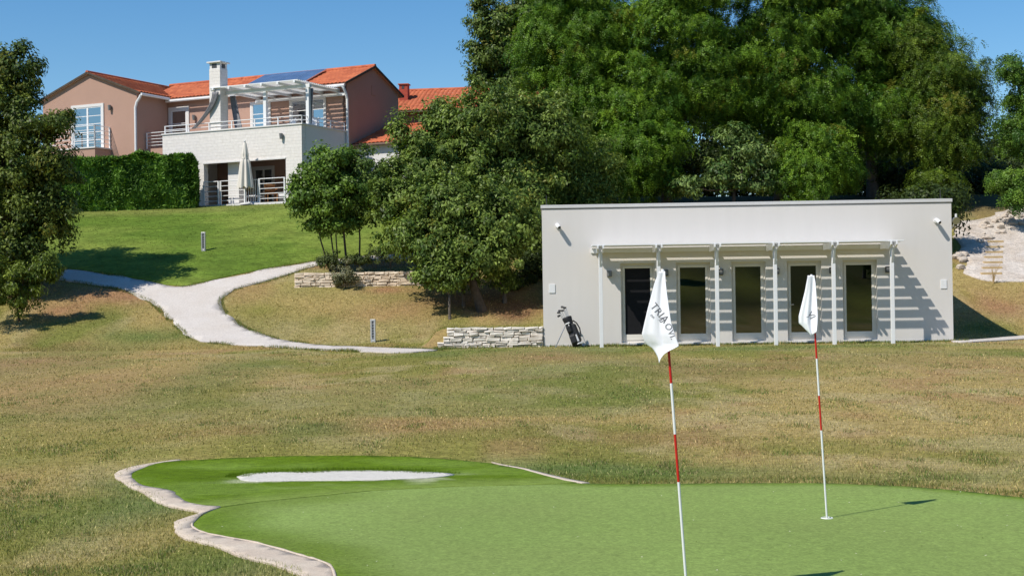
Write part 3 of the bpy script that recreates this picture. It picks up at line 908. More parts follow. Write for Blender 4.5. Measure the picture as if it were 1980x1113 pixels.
stone_wall('stone_wall', (w0.x, BEDY-.12), (w1.x+.3, BEDY-.12), BED_Z-.08, BED_Z+.46, .34, (.05, .10), M['stone_warm'],
           'warm toned dry stone wall holding the planting bed under the small trees')

# ------------------------------------------------------------------ house
house = empty('house', HOUSE_O, -PHI, 'brown rendered two storey house with tiled roofs, white terrace and chimney', 'house')
EZ, RZ_ = 5.62, 6.62        # eave and ridge of the main block
FZ = 3.05                   # upper floor
b = MB()
b.wall(-10.2, 0, 0, EZ, 3.6, 3.8, [])
b.box(-10.2, 0, 3.8, 8.2, -.3, EZ-.02)
b.prism([(-.001, 3.6, -.3), (-.001, 8.2, -.3), (-.001, 8.2, EZ), (-.001, 5.9, RZ_-.05), (-.001, 3.6, EZ)], (-.2, 0, 0))
b.build('main_wall', M['plaster'], house)
LX0, LX1, LY = -16.0, -10.18, 1.37
LEZ, LRZ = 5.70, 6.78
lc = (LX0+LX1)/2
b = MB()
b.prism([(LX0, LY, -.3), (LX1, LY, -.3), (LX1, LY, LEZ), (lc, LY, LRZ-.06), (LX0, LY, LEZ)], (0, 7.5, 0))
b.build('wing_wall', M['plaster'], house)

def tiles(name, e0, e1, r0, r1, parent, pitch=.21, amp=.045, rows=7):
    e0, e1, r0, r1 = map(Vector, (e0, e1, r0, r1))
    nrm = (e1-e0).cross(r0-e0).normalized()
    if nrm.z < 0: nrm = -nrm
    L = (e1-e0).length
    nx = int(L/pitch)*8
    V, Fc = [], []
    per = rows*2
    for j in range(per):
        row, up = divmod(j, 2)
        t = (row+up)/rows
        for i in range(nx+1):
            s_ = i/nx
            p = e0.lerp(e1, s_).lerp(r0.lerp(r1, s_), t)
            a = abs(math.sin(math.pi*s_*L/pitch))**.7*amp
            V.append(p+nrm*(a+.05-(.028 if up else 0)))
    for j in range(per-1):
        for i in range(nx):
            a = j*(nx+1)+i
            Fc.append((a, a+1, a+nx+2, a+nx+1))
    o = link(name, np_mesh(name, np.array([tuple(v) for v in V]), np.array(Fc)), M['tile'], parent)
    bd = MB(); bd.prism([e0+nrm*.04, e1+nrm*.04, r1+nrm*.04, r0+nrm*.04], nrm*-.07)
    bd.build('eave_board', M['plaster'], o)
    return o
oh = .28
sl = (RZ_-EZ)/2.3
tiles('roof', (-11.6, 3.6-oh, EZ-oh*sl+.02), (.12, 3.6-oh, EZ-oh*sl+.02), (-11.6, 5.9, RZ_), (.12, 5.9, RZ_), house)
tiles('roof', (-11.6, 8.2+oh, EZ-oh*sl+.02), (.12, 8.2+oh, EZ-oh*sl+.02), (-11.6, 5.9, RZ_), (.12, 5.9, RZ_), house)
sw = (LRZ-LEZ)/((LX1-LX0)/2)
tiles('roof', (LX1+oh, LY-.12, LEZ-oh*sw+.02), (LX1+oh, 5.9, LEZ-oh*sw+.02), (lc, LY-.12, LRZ), (lc, 6.4, LRZ), house)
tiles('roof', (LX0-oh, LY-.12, LEZ-oh*sw+.02), (LX0-oh, 8.9, LEZ-oh*sw+.02), (lc, LY-.12, LRZ), (lc, 8.9, LRZ), house)
b = MB()
b.tube([(-11.9, 5.9, RZ_+.06), (.14, 5.9, RZ_+.06)], .09, 8); b.tube([(lc, LY-.14, LRZ+.06), (lc, 8.9, LRZ+.06)], .09, 8)
b.build('ridge_tiles', M['tile'], house)
# gutters and downpipes
b = MB(); zg = EZ-oh*sl-.05
b.tube([(-10.0, 3.6-oh-.07, zg), (.12, 3.6-oh-.07, zg)], .065, 8); b.build('gutter', M['rail'], house)
b = MB(); zw = LEZ-oh*sw-.05
b.tube([(LX1+oh+.07, LY-.1, zw), (LX1+oh+.07, 3.3, zw)], .065, 8); b.build('gutter', M['rail'], house)
b = MB(); b.tube([(.0, 3.25, zg-.03), (.05, 3.28, zg-.12), (.09, 3.42, zg-.38), (.09, 3.5, zg-.6), (.09, 3.5, .3)], .06, 8); b.build('downpipe', M['rail'], house)
b = MB(); b.tube([(LX1+oh, LY-.06, zw-.03), (LX1+oh-.04, LY-.07, zw-.14), (LX1+.06, LY-.08, zw-.36), (LX1-.02, LY-.085, zw-.6), (LX1-.02, LY-.085, .3)], .06, 8); b.build('downpipe', M['rail'], house)
b = MB(); b.box(.001, .02, 5.75, 6.1, 5.3, 5.75); b.build('gable_vent', M['plaster'], house)
# verge boards (dark line along the gables)
b = MB()
b.bar((.13, 3.3, EZ-.08), (.13, 5.9, RZ_+.02), .05, .1); b.bar((.13, 5.9, RZ_+.02), (.13, 8.5, EZ-.08), .05, .1)
b.build('verge', M['bark'], house)
b = MB()
b.bar((LX0-.28, LY-.13, LEZ-.08), (lc, LY-.13, LRZ+.03), .05, .09); b.bar((lc, LY-.13, LRZ+.03), (LX1+.28, LY-.13, LEZ-.08), .05, .09)
b.build('verge', M['bark'], house)
# terrace block
b = MB()
b.wall(-7.56, -.02, -.3, 3.36, 0, .3, [(-5.26, -.86, -.3, 1.95)])
b.build('terrace_front', M['cladding'], house)
b = MB(); b.box(-.3, 0, .302, 3.58, -.3, 3.36); b.build('terrace_side', M['house_white'], house)
b = MB(); b.box(-7.56, -7.26, .302, 3.58, -.3, 3.36); b.build('terrace_side', M['house_white'], house)
b = MB(); b.box(-7.24, -.31, .31, 3.59, 2.35, 3.0); b.build('terrace_slab', M['house_white'], house)
b = MB()
b.box(-7.6, .04, -.04, .34, 3.362, 3.42); b.box(-.34, .04, .34, 3.58, 3.362, 3.42); b.box(-7.6, -7.22, .34, 3.58, 3.362, 3.42)
b.build('parapet_coping', M['house_white'], house)
b = MB(); b.box(-5.3, -.85, -.03, .0, 1.93, 1.99); b.build('lintel', M['house_white'], house)
b = MB(); b.box(-7.6, .1, -.35, 3.6, -.3, .06); b.build('terrace_floor', M['house_white'], house)
b = MB(); b.box(-4.2, -3.62, .35, .75, .06, 2.35); b.build('column', M['house_white'], house)
b = MB(); b.box(-10.2, -7.6, 1.9, 3.59, 2.75, 3.05); b.build('landing', M['plaster'], house)

def window(x0, x1, z0, z1, y, cols, rows, trim=.12, name='window', gl='winglass', sill=False):
    b = MB()
    b.box(x0-trim, x0, y-.05, y-.001, z0, z1+trim); b.box(x1, x1+trim, y-.05, y-.001, z0, z1+trim); b.box(x0, x1, y-.05, y-.001, z1, z1+trim)
    if sill: b.box(x0-trim-.03, x1+trim+.03, y-.09, y-.001, z0-.08, z0)
    w = b.build(name, M['house_white'], house)
    b = MB(); fw = .05
    n = cols
    for i in range(n):
        a, c = x0+(x1-x0)*i/n, x0+(x1-x0)*(i+1)/n
        b.box(a, a+fw, y-.03, y-.004, z0, z1); b.box(c-fw, c, y-.03, y-.004, z0, z1)
        b.box(a+fw, c-fw, y-.03, y-.004, z0, z0+.09); b.box(a+fw, c-fw, y-.03, y-.004, z1-fw, z1)
        for k in range(1, rows):
            zz = z0+.09+(z1-z0-.14)*k/rows
            b.box(a+fw, c-fw, y-.028, y-.005, zz-.016, zz+.016)
    b.build('sash', M['rail'], w)
    b = MB(); b.box(x0+.005, x1-.005, y-.0135, y-.0095, z0+.005, z1-.005); b.build('pane', M[gl], w)
    b = MB(); b.box(x0+.002, x1-.002, y-.0028, y-.0012, z0+.002, z1-.002); b.build('dark_backing', M['dark_door'], w)  # near-black sheet behind the pane, standing in for the unlit room
    return w
window(-14.05, -12.30, 3.12, 5.18, LY, 2, 5, trim=.13)
window(-9.95, -9.05, 3.12, 5.02, 3.6, 1, 3, trim=.16)
window(-5.20, -4.25, 3.12, 5.0, 3.6, 1, 4, trim=.10)
window(-2.98, -2.12, 3.12, 5.0, 3.6, 1, 4, trim=.12)
window(-1.84, -1.20, 3.12, 5.0, 3.6, 1, 4, trim=.10)
window(-5.1, -4.1, .12, 1.95, 3.6, 2, 1, trim=.12, gl='winglass')
window(-2.4, -1.4, .12, 1.95, 3.6, 2, 1, trim=.12)
# wall lamps on the house
for (x, y, z) in ((-14.55, LY, 5.0), (-11.75, LY, 5.05), (-8.55, 3.6, 4.6), (-1.02, 0, 2.9)):
    b = MB(); b.box(x-.05, x+.05, y-.06, y-.001, z-.06, z+.08); b.tube([(x, y-.10, z-.12), (x, y-.10, z+.12)], [.06, .085], 10)
    b.build('wall_lamp', M['grey_lamp'], house)
# balcony of the wing
b = MB(); b.box(-15.9, -11.75, .25, LY-.001, 2.62, 3.06); bal = b.build('balcony', M['plaster'], house)
b = MB(); b.box(-15.95, -11.70, .20, LY-.002, 3.062, 3.12); b.build('balcony_slab', M['house_white'], bal)
def railing(parent, pts, z0, h, nr, name='railing', post_r=.028, spacing=1.0, rr=.016, skip_posts=False):
    b = MB()
    for a, c in zip(pts[:-1], pts[1:]):
        a, c = Vector((*a, 0)), Vector((*c, 0))
        L = (c-a).length; n = max(1, round(L/spacing))
        for k in range(nr):
            zz = z0+h*(k+1)/nr
            b.tube([(a.x, a.y, zz), (c.x, c.y, zz)], rr*(1.3 if k == nr-1 else 1), 6)
        for i in range(n+1):
            p = a.lerp(c, i/n)
            b.box(p.x-post_r, p.x+post_r, p.y-post_r, p.y+post_r, z0, z0+h+.02)
    return b.build(name, M['rail'], parent)
railing(bal, [(-15.85, LY-.05), (-15.85, .3), (-11.8, .3), (-11.8, LY-.05)], 3.12, 1.0, 5, spacing=1.6)
railing(house, [(-7.5, .12), (-.08, .12), (-.08, 3.5)], 3.42, .34, 2, spacing=1.25, post_r=.022)
railing(house, [(-10.1, 1.95), (-7.62, 1.95)], 3.05, .75, 5, spacing=2.4)
# garden railing with the gate in front of the lower terrace
railing(house, [(-5.1, -.2), (-4.32, -.2)], .02, 1.08, 5, spacing=.7, name='railing')
railing(house, [(-4.2, -.2), (-2.9, -.2)], .02, 1.08, 5, spacing=1.3, name='railing')
railing(house, [(-2.12, -.2), (-.80, -.2)], .02, 1.08, 5, spacing=1.4, name='railing')
b = MB()
for k in range(6):
    x = -2.82+k*.122
    b.tube([(x, -.2, .06), (x, -.2, 1.08)], .016, 6)
b.tube([(-2.82, -.2, .1), (-2.21, -.2, .1)], .02, 6); b.tube([(-2.82, -.2, 1.08), (-2.21, -.2, 1.08)], .02, 6)
b.build('gate', M['rail'], house)
# chimney of the terrace
b = MB()
b.box(-5.01, -4.42, .15, .70, 3.42, 6.15)
ch = b.build('chimney', M['cladding'], house)
b = MB(); b.box(-4.995, -4.435, .165, .685, 6.15, 6.42); b.build('chimney_top', M['house_white'], ch)
b = MB(); b.box(-4.87, -4.60, .157, .1645, 6.19, 6.38); b.build('smoke_opening', M['dark_metal'], ch)
b = MB(); b.box(-4.4345, -4.427, .30, .55, 6.19, 6.38); b.build('smoke_opening', M['dark_metal'], ch)
b = MB(); b.box(-5.10, -4.33, .07, .78, 6.42, 6.48); b.build('chimney_cap', M['house_white'], ch, bevel=.01)
# pergola over the upper terrace
perg = MB(); perg.box(-4.9, .0, 3.42, 3.56, 5.02, 5.16)
perg = perg.build('pergola', M['white_paint'], house)
for x in (-2.33, -.08):
    b = MB(); b.box(x-.075, x+.075, .55, .70, 3.36, 5.02); b.build('post', M['white_paint'], perg)
b = MB(); b.box(-4.4, .05, .54, .70, 5.02, 5.18); b.build('beam', M['white_paint'], perg)
for i in range(6):
    x = -4.75+i*.87
    b = MB(); b.box(x-.05, x+.05, .02, 3.58, 5.182, 5.28); b.build('rafter', M['white_paint'], perg)
for k in range(23):
    y = .10+k*.148
    b = MB(); b.box(-4.95, -.22, y-.04, y+.04, 5.282, 5.322); b.build('slat', M['white_paint'], perg)
# solar panel on the front slope
def on_roof(x, t, off):
    return Vector((x, 3.6+2.3*t, EZ+(RZ_-EZ)*t+off))
b = MB()
P4 = [on_roof(-5.9, .12, .20), on_roof(-2.35, .12, .20), on_roof(-2.35, .86, .22), on_roof(-5.9, .86, .22)]
b.prism(P4, (0, 0, -.05)); spn = b.build('solar_panel', M['alu'], house)
b = MB()
for i in range(4):
    x0 = -5.87+i*.877
    b.prism([on_roof(x0, .13, .206), on_roof(x0+.855, .13, .206), on_roof(x0+.855, .85, .226), on_roof(x0, .85, .226)], (0, 0, -.004))
b.build('solar_cells', M['solar'], spn)
b = MB()
for i in range(6):
    b.bar(on_roof(-5.8+i*.68, .14, .03), on_roof(-5.8+i*.68, .14, .16), .04, .04)
b.build('panel_feet', M['alu'], spn)
# low side building with its own roof, right of the gable
b = MB(); b.box(.0005, 3.6, 4.3, 8.0, -.3, 2.78); b.build('annex_wall', M['house_white'], house)
tiles('annex_roof', (-.0, 4.0, 2.8), (3.9, 4.0, 2.8), (0, 6.9, 3.86), (3.9, 6.9, 3.86), house)
b = MB(); b.tube([(.02, 6.9, 3.93), (3.9, 6.9, 3.93)], .09, 8); b.build('annex_ridge', M['tile'], house)

def hl(x, y, z):
    c, s = math.cos(PHI), math.sin(PHI)
    return Vector((HOUSE_O.x+x*c+y*s, HOUSE_O.y-x*s+y*c, HOUSE_O.z+z))

# things on the terraces
def drape(name, p0, p1, n, w0, w1, label, ex=1.15):
    """tied-back curtain: from p0 (rail) to p1 (tie), pleated"""
    root = tag(MB().build(name, M['curtain']), label, 'curtain')
    V, Fc = [], []
    rows, cols = 14, 22
    for j in range(rows+1):
        t = j/rows
        p = Vector(p0).lerp(Vector(p1), t**ex)
        p.z = p0[2]+(p1[2]-p0[2])*t
        w = w0+(w1-w0)*t**.8
        for i in range(cols+1):
            s_ = i/cols-.5
            V.append((p.x+s_*w, p.y+.06*math.sin(i*1.9)*(1-.5*t), p.z))
    for j in range(rows):
        for i in range(cols):
            a = j*(cols+1)+i
            Fc.append((a, a+1, a+cols+2, a+cols+1))
    me = np_mesh(name, np.array(V), np.array(Fc)); me.materials.append(M['curtain'])
    me.polygons.foreach_set('use_smooth', [True]*len(me.polygons))
    root.data = me
    so = root.modifiers.new('thickness', 'SOLIDIFY'); so.thickness = .01
    root.location = hl(0, 0, 0); root.rotation_euler = (0, 0, -PHI)
    return root
drape('curtain', (-4.62, .06, 5.1), (-5.85, .05, 3.55), 8, .34, .22, 'grey curtain swept out to the left of the white chimney', 1.75)
drape('curtain', (-4.30, .9, 5.0), (-3.98, .9, 3.45), 8, .28, .42, 'grey curtain hanging to the right of the white chimney')
drape('curtain', (-.05, .80, 5.0), (-.12, .80, 3.45), 8, .22, .16, 'grey curtain gathered beside the right post of the upper pergola')

par = empty('parasol', hl(-2.60, -.55, -.02), -PHI, 'closed cream garden parasol standing before the lower terrace', 'parasol')
b = MB(); b.tube([(0,0,0), (0,0,2.75)], .024, 8); b.build('pole', M['steel'], par)
V, Fc = [], []
rows, cols = 22, 48
for j in range(rows+1):
    t = j/rows; z = 2.70-1.95*t
    rad = .06+.24*t**.8
    if abs(t-.34) < .05: rad *= .84
    for i in range(cols):
        a = 2*math.pi*i/cols
        r_ = rad*(1+.24*math.cos(a*8)*min(1, t*2))
        V.append((r_*math.cos(a), r_*math.sin(a), z-.05*math.cos(a*8)*(t > .97)))
for j in range(rows):
    for i in range(cols):
        Fc.append((j*cols+i, (j+1)*cols+i, (j+1)*cols+(i+1)%cols, j*cols+(i+1)%cols))
me = np_mesh('canopy', np.array(V), np.array(Fc)); link('canopy', me, M['canvas'], par)
b = MB(); b.tube([(0,0,2.0), (0,0,2.06)], .155, 20); b.build('tie_strap', M['canvas'], par)
b = MB(); b.tube([(0,0,2.70), (0,0,2.75), (0,0,2.80)], [.035,.04,.01], 10); b.build('finial', M['steel'], par)
b = MB(); b.tube([(0,0,.0), (0,0,.06), (0,0,.10)], [.26,.25,.05], 24); b.build('base', M['house_white'], par)

def chair(loc, rz, label, seatm, framem, group=None):
    c = empty('chair', loc, rz, label, 'chair', group)
    b = MB(); b.box(-.23,.23,-.22,.22,.42,.46); b.build('seat', seatm, c, bevel=.01)
    b = MB(); b.box(-.23,.23,.20,.23,.52,.88); b.build('backrest', seatm, c, bevel=.01)
    for x in (-.21,.21):
        b = MB(); b.box(x-.02,x+.02,-.21,-.17,0,.42); b.build('leg', framem, c)
        b = MB(); b.box(x-.02,x+.02,.18,.22,0,.9); b.build('leg', framem, c)
        b = MB(); b.box(x-.025,x+.025,-.21,.18,.62,.65); b.build('armrest', framem, c)
    return c
chair(hl(-.55, 1.7, 3.0), -PHI+.4, 'white armchair on the upper terrace near the right post', M['white_paint'], M['white_paint'])
chair(hl(-1.75, 1.6, 3.0), -PHI-.5, 'white armchair on the upper terrace left of the other white armchair', M['white_paint'], M['white_paint'])
chair(hl(-2.0, .5, .06), -PHI+.9, 'orange wooden armchair behind the lower terrace railing', M['wood'], M['wood'])
tb = empty('garden_table', hl(-3.6, 1.2, .06), -PHI, 'white low table on the shaded lower terrace', 'table')
b = MB(); b.box(-.55,.55,-.4,.4,.40,.44); b.build('tabletop', M['white_paint'], tb, bevel=.008)
for x in (-.5,.5):
    for y in (-.35,.35):
        b = MB(); b.box(x-.025,x+.025,y-.025,y+.025,0,.40); b.build('leg', M['dark_metal'], tb)
lg = empty('garden_bench', hl(-1.35, .9, .06), -PHI, 'white cushioned bench on the lower terrace by the right pillar', 'bench')
b = MB(); b.box(-.4,.4,-.3,.3,.10,.30); b.build('frame', M['dark_metal'], lg)
b = MB(); b.box(-.4,.4,-.3,.3,.302,.42); b.build('seat_cushion', M['bagwhite'], lg, bevel=.02)
b = MB(); b.box(-.4,.4,.2,.3,.422,.75); b.build('back_cushion', M['bagwhite'], lg, bevel=.02)

# second house behind
hb = at(905, 166, 80)
house2 = empty('house', (-6.0, 78.5, 6.9), -R(8), 'second house with tiled roof and red chimney, mostly hidden by trees', 'house')
Z2 = hb.z-6.9
b = MB(); b.box(-3.0, 7.5, 0, 7, -.5, Z2-1.5); b.prism([(7.5,0,Z2-1.5),(7.5,7,Z2-1.5),(7.5,3.5,Z2-.08)], (-10.5,0,0)); b.build('wall', M['plaster_red'], house2)
tiles('roof', (-3.3, -.35, Z2-1.63), (7.8, -.35, Z2-1.63), (-3.3, 3.5, Z2), (7.8, 3.5, Z2), house2, pitch=.24, amp=.06)
tiles('roof', (-3.3, 7.35, Z2-1.63), (7.8, 7.35, Z2-1.63), (-3.3, 3.5, Z2), (7.8, 3.5, Z2), house2, pitch=.24, amp=.06)
b = MB(); b.tube([(-3.3, 3.5, Z2+.06), (7.8, 3.5, Z2+.06)], .1, 8); b.build('ridge_tiles', M['tile'], house2)
cx2 = at(780, 175, 80)
c_, s_ = math.cos(R(8)), math.sin(R(8))
lx = (cx2.x+6.0)*c_-(80-78.5)*s_
b = MB(); b.box(lx-.24, lx+.24, 1.5, 2.0, Z2-1.2, Z2+.12); c2 = b.build('chimney', M['brick'], house2)
b = MB(); b.box(lx-.30, lx+.30, 1.44, 2.06, Z2+.121, Z2+.17); b.build('chimney_cap', M['tile'], c2)
b = MB(); b.box(lx-.09, lx+.05, 1.49, 1.4985, Z2-.12, Z2+.05); b.build('smoke_opening', M['dark_metal'], c2)

# ------------------------------------------------------------------ bollard lights
def bollard(u, v, hpx, label):
    p = ground_hit(u, v)
    h = hpx*p.y/F
    r_ = empty('bollard_light', p, R(-12), label, 'bollard light')
    w = h*.11
    b = MB(); b.box(-w, -w*.45, -w*.6, w*.6, -.05, h); b.box(w*.45, w, -w*.6, w*.6, -.05, h); b.box(-w*.45, w*.45, -w*.6, w*.6, h-.05, h); b.box(-w*.45, w*.45, -w*.6, w*.6, -.05, .08)
    b.build('housing', M['alu'], r_, bevel=.004)
    b = MB(); b.box(-w*.44, w*.44, -w*.15, w*.3, .081, h-.051); b.build('diffuser', M['grey_lamp'], r_)
    b = MB()
    for k in range(6):
        z = .12+(h-.2)*k/6
        b.box(-w*.44, w*.44, -w*.5, -w*.3, z, z+.02)
    b.build('louvres', M['steel'], r_)
bollard(394, 486, 37, 'slim metal bollard light standing on the bright green lawn')
bollard(722, 661, 44, 'slim metal bollard light standing in the dry grass by the path')

# ------------------------------------------------------------------ flags
def flagstick(base, top, label, outline, scale_px, Y, texts, foldp):
    base, top = Vector(base), Vector(top)
    root = empty('flagstick', base, 0, label, 'golf flag')
    L = (top-base).length; d = (top-base)/L
    cuts = [0, .78, 1.085, 1.41, 1.76, L]
    names = [M['cloth'], M['red']]
    b = MB()
    for i in range(5):
        a, c = d*cuts[i], d*cuts[i+1]
        if i == 0: a = a-d*.05
        b.tube([a, c], .0085, 10, mi=i % 2)
    b.tube([d*(L), d*(L+.012)], [.012, .008], 10, 0)
    b.build('pole', [M['white_paint'], M['red']], root, smooth=False)
    b = MB()      # cup rim around the pole
    n = 24; vs, fs = [], []
    for k in range(n):
        t = 2*math.pi*k/n
        for r_, z in ((.058, .004), (.050, .016), (.044, .004)):
            vs.append((r_*math.cos(t), r_*math.sin(t), z))
    for k in range(n):
        for q in range(2):
            a = k*3+q; c = ((k+1) % n)*3+q
            fs.append((a, c, c+1, a+1))
    b.add(vs, fs); b.build('cup_rim', M['cup'], root)
    # cloth hanging from the top of the pole
    lt, ls, rs, bot = outline['t'], outline['l'], outline['r'], outline['b']
    def interp(xs, ys, x):
        return float(np.interp(x, xs, ys))
    def P(s, t):
        vt = outline['top']
        vb = interp([q[0] for q in bot], [q[1] for q in bot], s)
        v = vt+(vb-vt)*t
        ul, ur = interp([q[1] for q in ls], [q[0] for q in ls], v), interp([q[1] for q in rs], [q[0] for q in rs], v)
        u = ul+(ur-ul)*s
        dep = foldp(s, t)
        q = at(u, v, Y)
        q = q+Vector((0, -dep, 0))
        return q-base
    nr, nc = 44, 36
    V = [tuple(P(i/nc, j/nr)) for j in range(nr+1) for i in range(nc+1)]
    Fc = [(j*(nc+1)+i, (j+1)*(nc+1)+i, (j+1)*(nc+1)+i+1, j*(nc+1)+i+1) for j in range(nr) for i in range(nc)]
    me = np_mesh('flag', np.array(V), np.array(Fc)); me.polygons.foreach_set('use_smooth', [True]*len(Fc))
    fo = link('flag', me, M['cloth'], root)
    so = fo.modifiers.new('thickness', 'SOLIDIFY'); so.thickness = .0016; so.offset = 0
    # lettering follows the cloth
    vsum, fsum = [], []
    for (txt, s0, t0, ds, dt, size) in texts:
        # local frame on the cloth: (ds,dt) is the direction of writing in pixels
        cu = bpy.data.curves.new('lettering', 'FONT'); cu.body = txt; cu.size = 1.0; cu.resolution_u = 2
        to = bpy.data.objects.new('lettering', cu); col.objects.link(to)
        dg = bpy.context.evaluated_depsgraph_get()
        tm = bpy.data.meshes.new_from_object(to.evaluated_get(dg))
        import bmesh
        bm = bmesh.new(); bm.from_mesh(tm)
        bmesh.ops.triangulate(bm, faces=bm.faces[:])
        bmesh.ops.subdivide_edges(bm, edges=[e for e in bm.edges if e.calc_length() > .12], cuts=2)
        bmesh.ops.triangulate(bm, faces=bm.faces[:])
        ang = math.atan2(dt, ds)
        def loc(u, v):
            vt = outline['top']
            ul, ur = interp([q[1] for q in ls], [q[0] for q in ls], v), interp([q[1] for q in rs], [q[0] for q in rs], v)
            s_ = (u-ul)/(ur-ul)
            vb = interp([q[0] for q in bot], [q[1] for q in bot], s_)
            return min(max(s_, .01), .99), min(max((v-vt)/(vb-vt), .01), .99)
        off = len(vsum)
        bm.verts.index_update()
        for vtx in bm.verts:
            x, y = vtx.co.x*size, vtx.co.y*size
            u = s0+x*math.cos(ang)+y*math.sin(ang)
            v = t0+x*math.sin(ang)-y*math.cos(ang)
            s_, t_ = loc(u, v)
            p = P(s_, t_)
            e = .01
            nrm = (P(min(s_+e, 1), t_)-P(max(s_-e, 0), t_)).cross(P(s_, min(t_+e, 1))-P(s_, max(t_-e, 0))).normalized()
            if nrm.y > 0: nrm = -nrm
            vsum.append(tuple(p+nrm*.0022))
        fsum += [tuple(off+q.index for q in f.verts) for f in bm.faces]
        bm.free()
        bpy.data.objects.remove(to)
        bpy.data.meshes.remove(tm); bpy.data.curves.remove(cu)
    me = bpy.data.meshes.new('lettering'); me.from_pydata(vsum, [], fsum)
    link('lettering', me, M['ink'], fo)
    return root
Y1 = F/303
b1 = at(1330, 1172, Y1); b1.z = .012
t1 = at(1281.5, 524, Y1)
flagstick(b1, t1, 'nearer red and white flagstick, its white lettered flag hanging wide', {
    't': 0, 'top': 524.5,
    'l': [(1274,520),(1273,526),(1265,548),(1252,600),(1245,632),(1242,646),(1247,660),(1256,671),(1273,704)],
    'r': [(1285,520),(1286,545),(1288,567),(1295,623),(1303,650),(1309,666),(1309,668),(1290,683),(1275,704)],
    'b': [(0,668),(.12,674),(.35,692),(.5,703.5),(.62,694),(.8,679),(1,668)]}, 303, Y1,
    [('TRIA', 1256.5, 592, .62, .78, 20), ('JJ', 1276, 617, .60, .80, 15), ('OVI.', 1283, 627, .40, .915, 17), ('on', 1257, 609, .62, .78, 9)],
    lambda s, t: .024+.020*(t**.7)*math.sin(s*6.4+.5+1.0*t)+.008*t*math.sin(s*14+2.2)-.03*abs(s-.5)*t+.16*(s-.5)*t)
Y2 = F/220.5
p2 = ground_hit(1599, 1003)
Y2 = p2.y
t2 = at(1569, 533, Y2)
flagstick(p2, t2, 'farther red and white flagstick, its white flag hanging narrow', {
    't': 0, 'top': 532.5,
    'l': [(1561,528),(1560.5,536),(1556,563),(1545,611),(1545.5,624),(1553,638),(1563,650)],
    'r': [(1573,528),(1575.5,545),(1577,580),(1578,608),(1577,625),(1575,640),(1572,650)],
    'b': [(0,626),(.2,636),(.45,648),(.6,650),(.8,646),(1,641)]}, 220, Y2,
    [('VI', 1560, 606, .5, .86, 16), ('I', 1558, 612, .3, .95, 9)],
    lambda s, t: .020+.026*(t**.6)*math.sin(s*6.0+.3)+.012*t*math.sin(s*14+1)+.12*(s-.5)*t)

# ------------------------------------------------------------------ golf bag
gb = at(1117, 671, 41.75); gb.z = hz(gb.x, gb.y)
bag = empty('golf_bag', gb, 0, 'black golf bag with clubs leaning on its stand before the pavilion', 'golf bag')
bag.scale = (1.04, 1.04, 1.04)
ax = Vector((-.29, .16, .80)); axn = ax.normalized()
sx = axn.cross(Vector((0, 1, 0))).normalized(); sx = -sx if sx.x < 0 else sx
sy = axn.cross(sx).normalized(); sy = -sy if sy.y > 0 else sy
def ring(c, rx, ry, n=20):
    return [c+sx*rx*math.cos(2*math.pi*k/n)+sy*ry*math.sin(2*math.pi*k/n) for k in range(n)]
b = MB(); prof = [(.0,.12,.12),(.03,.135,.13),(.2,.13,.125),(.45,.115,.11),(.65,.112,.105),(.78,.13,.12),(.84,.14,.13),(.86,.13,.12)]
rings = [ring(axn*h+Vector((0,0,.04)), rx, ry) for h, rx, ry in prof]
vs = [p for r_ in rings for p in r_]; n = 20
fs = [(i*n+k, i*n+(k+1)%n, (i+1)*n+(k+1)%n, (i+1)*n+k) for i in range(len(rings)-1) for k in range(n)]+[tuple(range(n-1,-1,-1)), tuple(range((len(rings)-1)*n, len(rings)*n))]
b.add(vs, fs); b.build('bag_body', M['bag'], bag, smooth=True)
def pocket(h0, h1, ang, w, dp, m, name):
    b = MB()
    dirv = sx*math.cos(ang)+sy*math.sin(ang); tv = axn.cross(dirv).normalized()
    vs = []
    for h, e in ((h0,.6),(h0+.04,1),(h1-.05,1),(h1,.55)):
        c = axn*h+Vector((0,0,.04))
        for q, o in ((-1,.07),(-.8,.11+dp*e),(.8,.11+dp*e),(1,.07)):
            vs.append(c+tv*w*q+dirv*o)
    fs = []
    for i in range(3):
        for k in range(3): fs.append((i*4+k, i*4+k+1, (i+1)*4+k+1, (i+1)*4+k))
        fs.append((i*4+3, i*4, (i+1)*4, (i+1)*4+3))
    fs += [(3,2,1,0), (12,13,14,15)]
    b.add(vs, fs); return b.build(name, m, bag, bevel=.015)
pocket(.06,.34, 1.9,.10,.07, M['bag'], 'pocket')
pocket(.10,.62, .35,.09,.05, M['bag'], 'pocket')
pocket(.40,.62, 2.1,.08,.04, M['bag'], 'pocket')
b = MB()
for h0, h1, an, w in ((.10,.30,1.15,.028),(.50,.64,1.75,.014),(.02,.06,.9,.10),(.66,.69,1.9,.08)):
    dirv = sx*math.cos(an)+sy*math.sin(an); tv = axn.cross(dirv).normalized()
    o = .137 if h0 < .4 else .12
    c0, c1 = axn*h0+Vector((0,0,.04))+dirv*(o+.03), axn*h1+Vector((0,0,.04))+dirv*(o+.03)
    b.prism([c0-tv*w, c0+tv*w, c1+tv*w*.6, c1-tv*w*.6], dirv*-.04)
b.build('white_trim', M['bagwhite'], bag)
b = MB(); pts = [axn*h+Vector((0,0,.04))+sx*(.13+o) for h, o in ((.72,.0),(.62,.07),(.45,.10),(.28,.07),(.18,.0))]
b.tube(pts, .018, 8); b.build('strap', M['bag'], bag)
for sgn, ln in ((0, .0), (1, .16)):
    b = MB(); top = axn*.66+Vector((0,0,.04))-sx*.11
    b.tube([top, Vector((-.63+ln*.2, -.06+ln*1.6, .0))], [.009,.007], 6); b.build('stand_leg', M['steel'], bag)
r0 = random.Random(5)
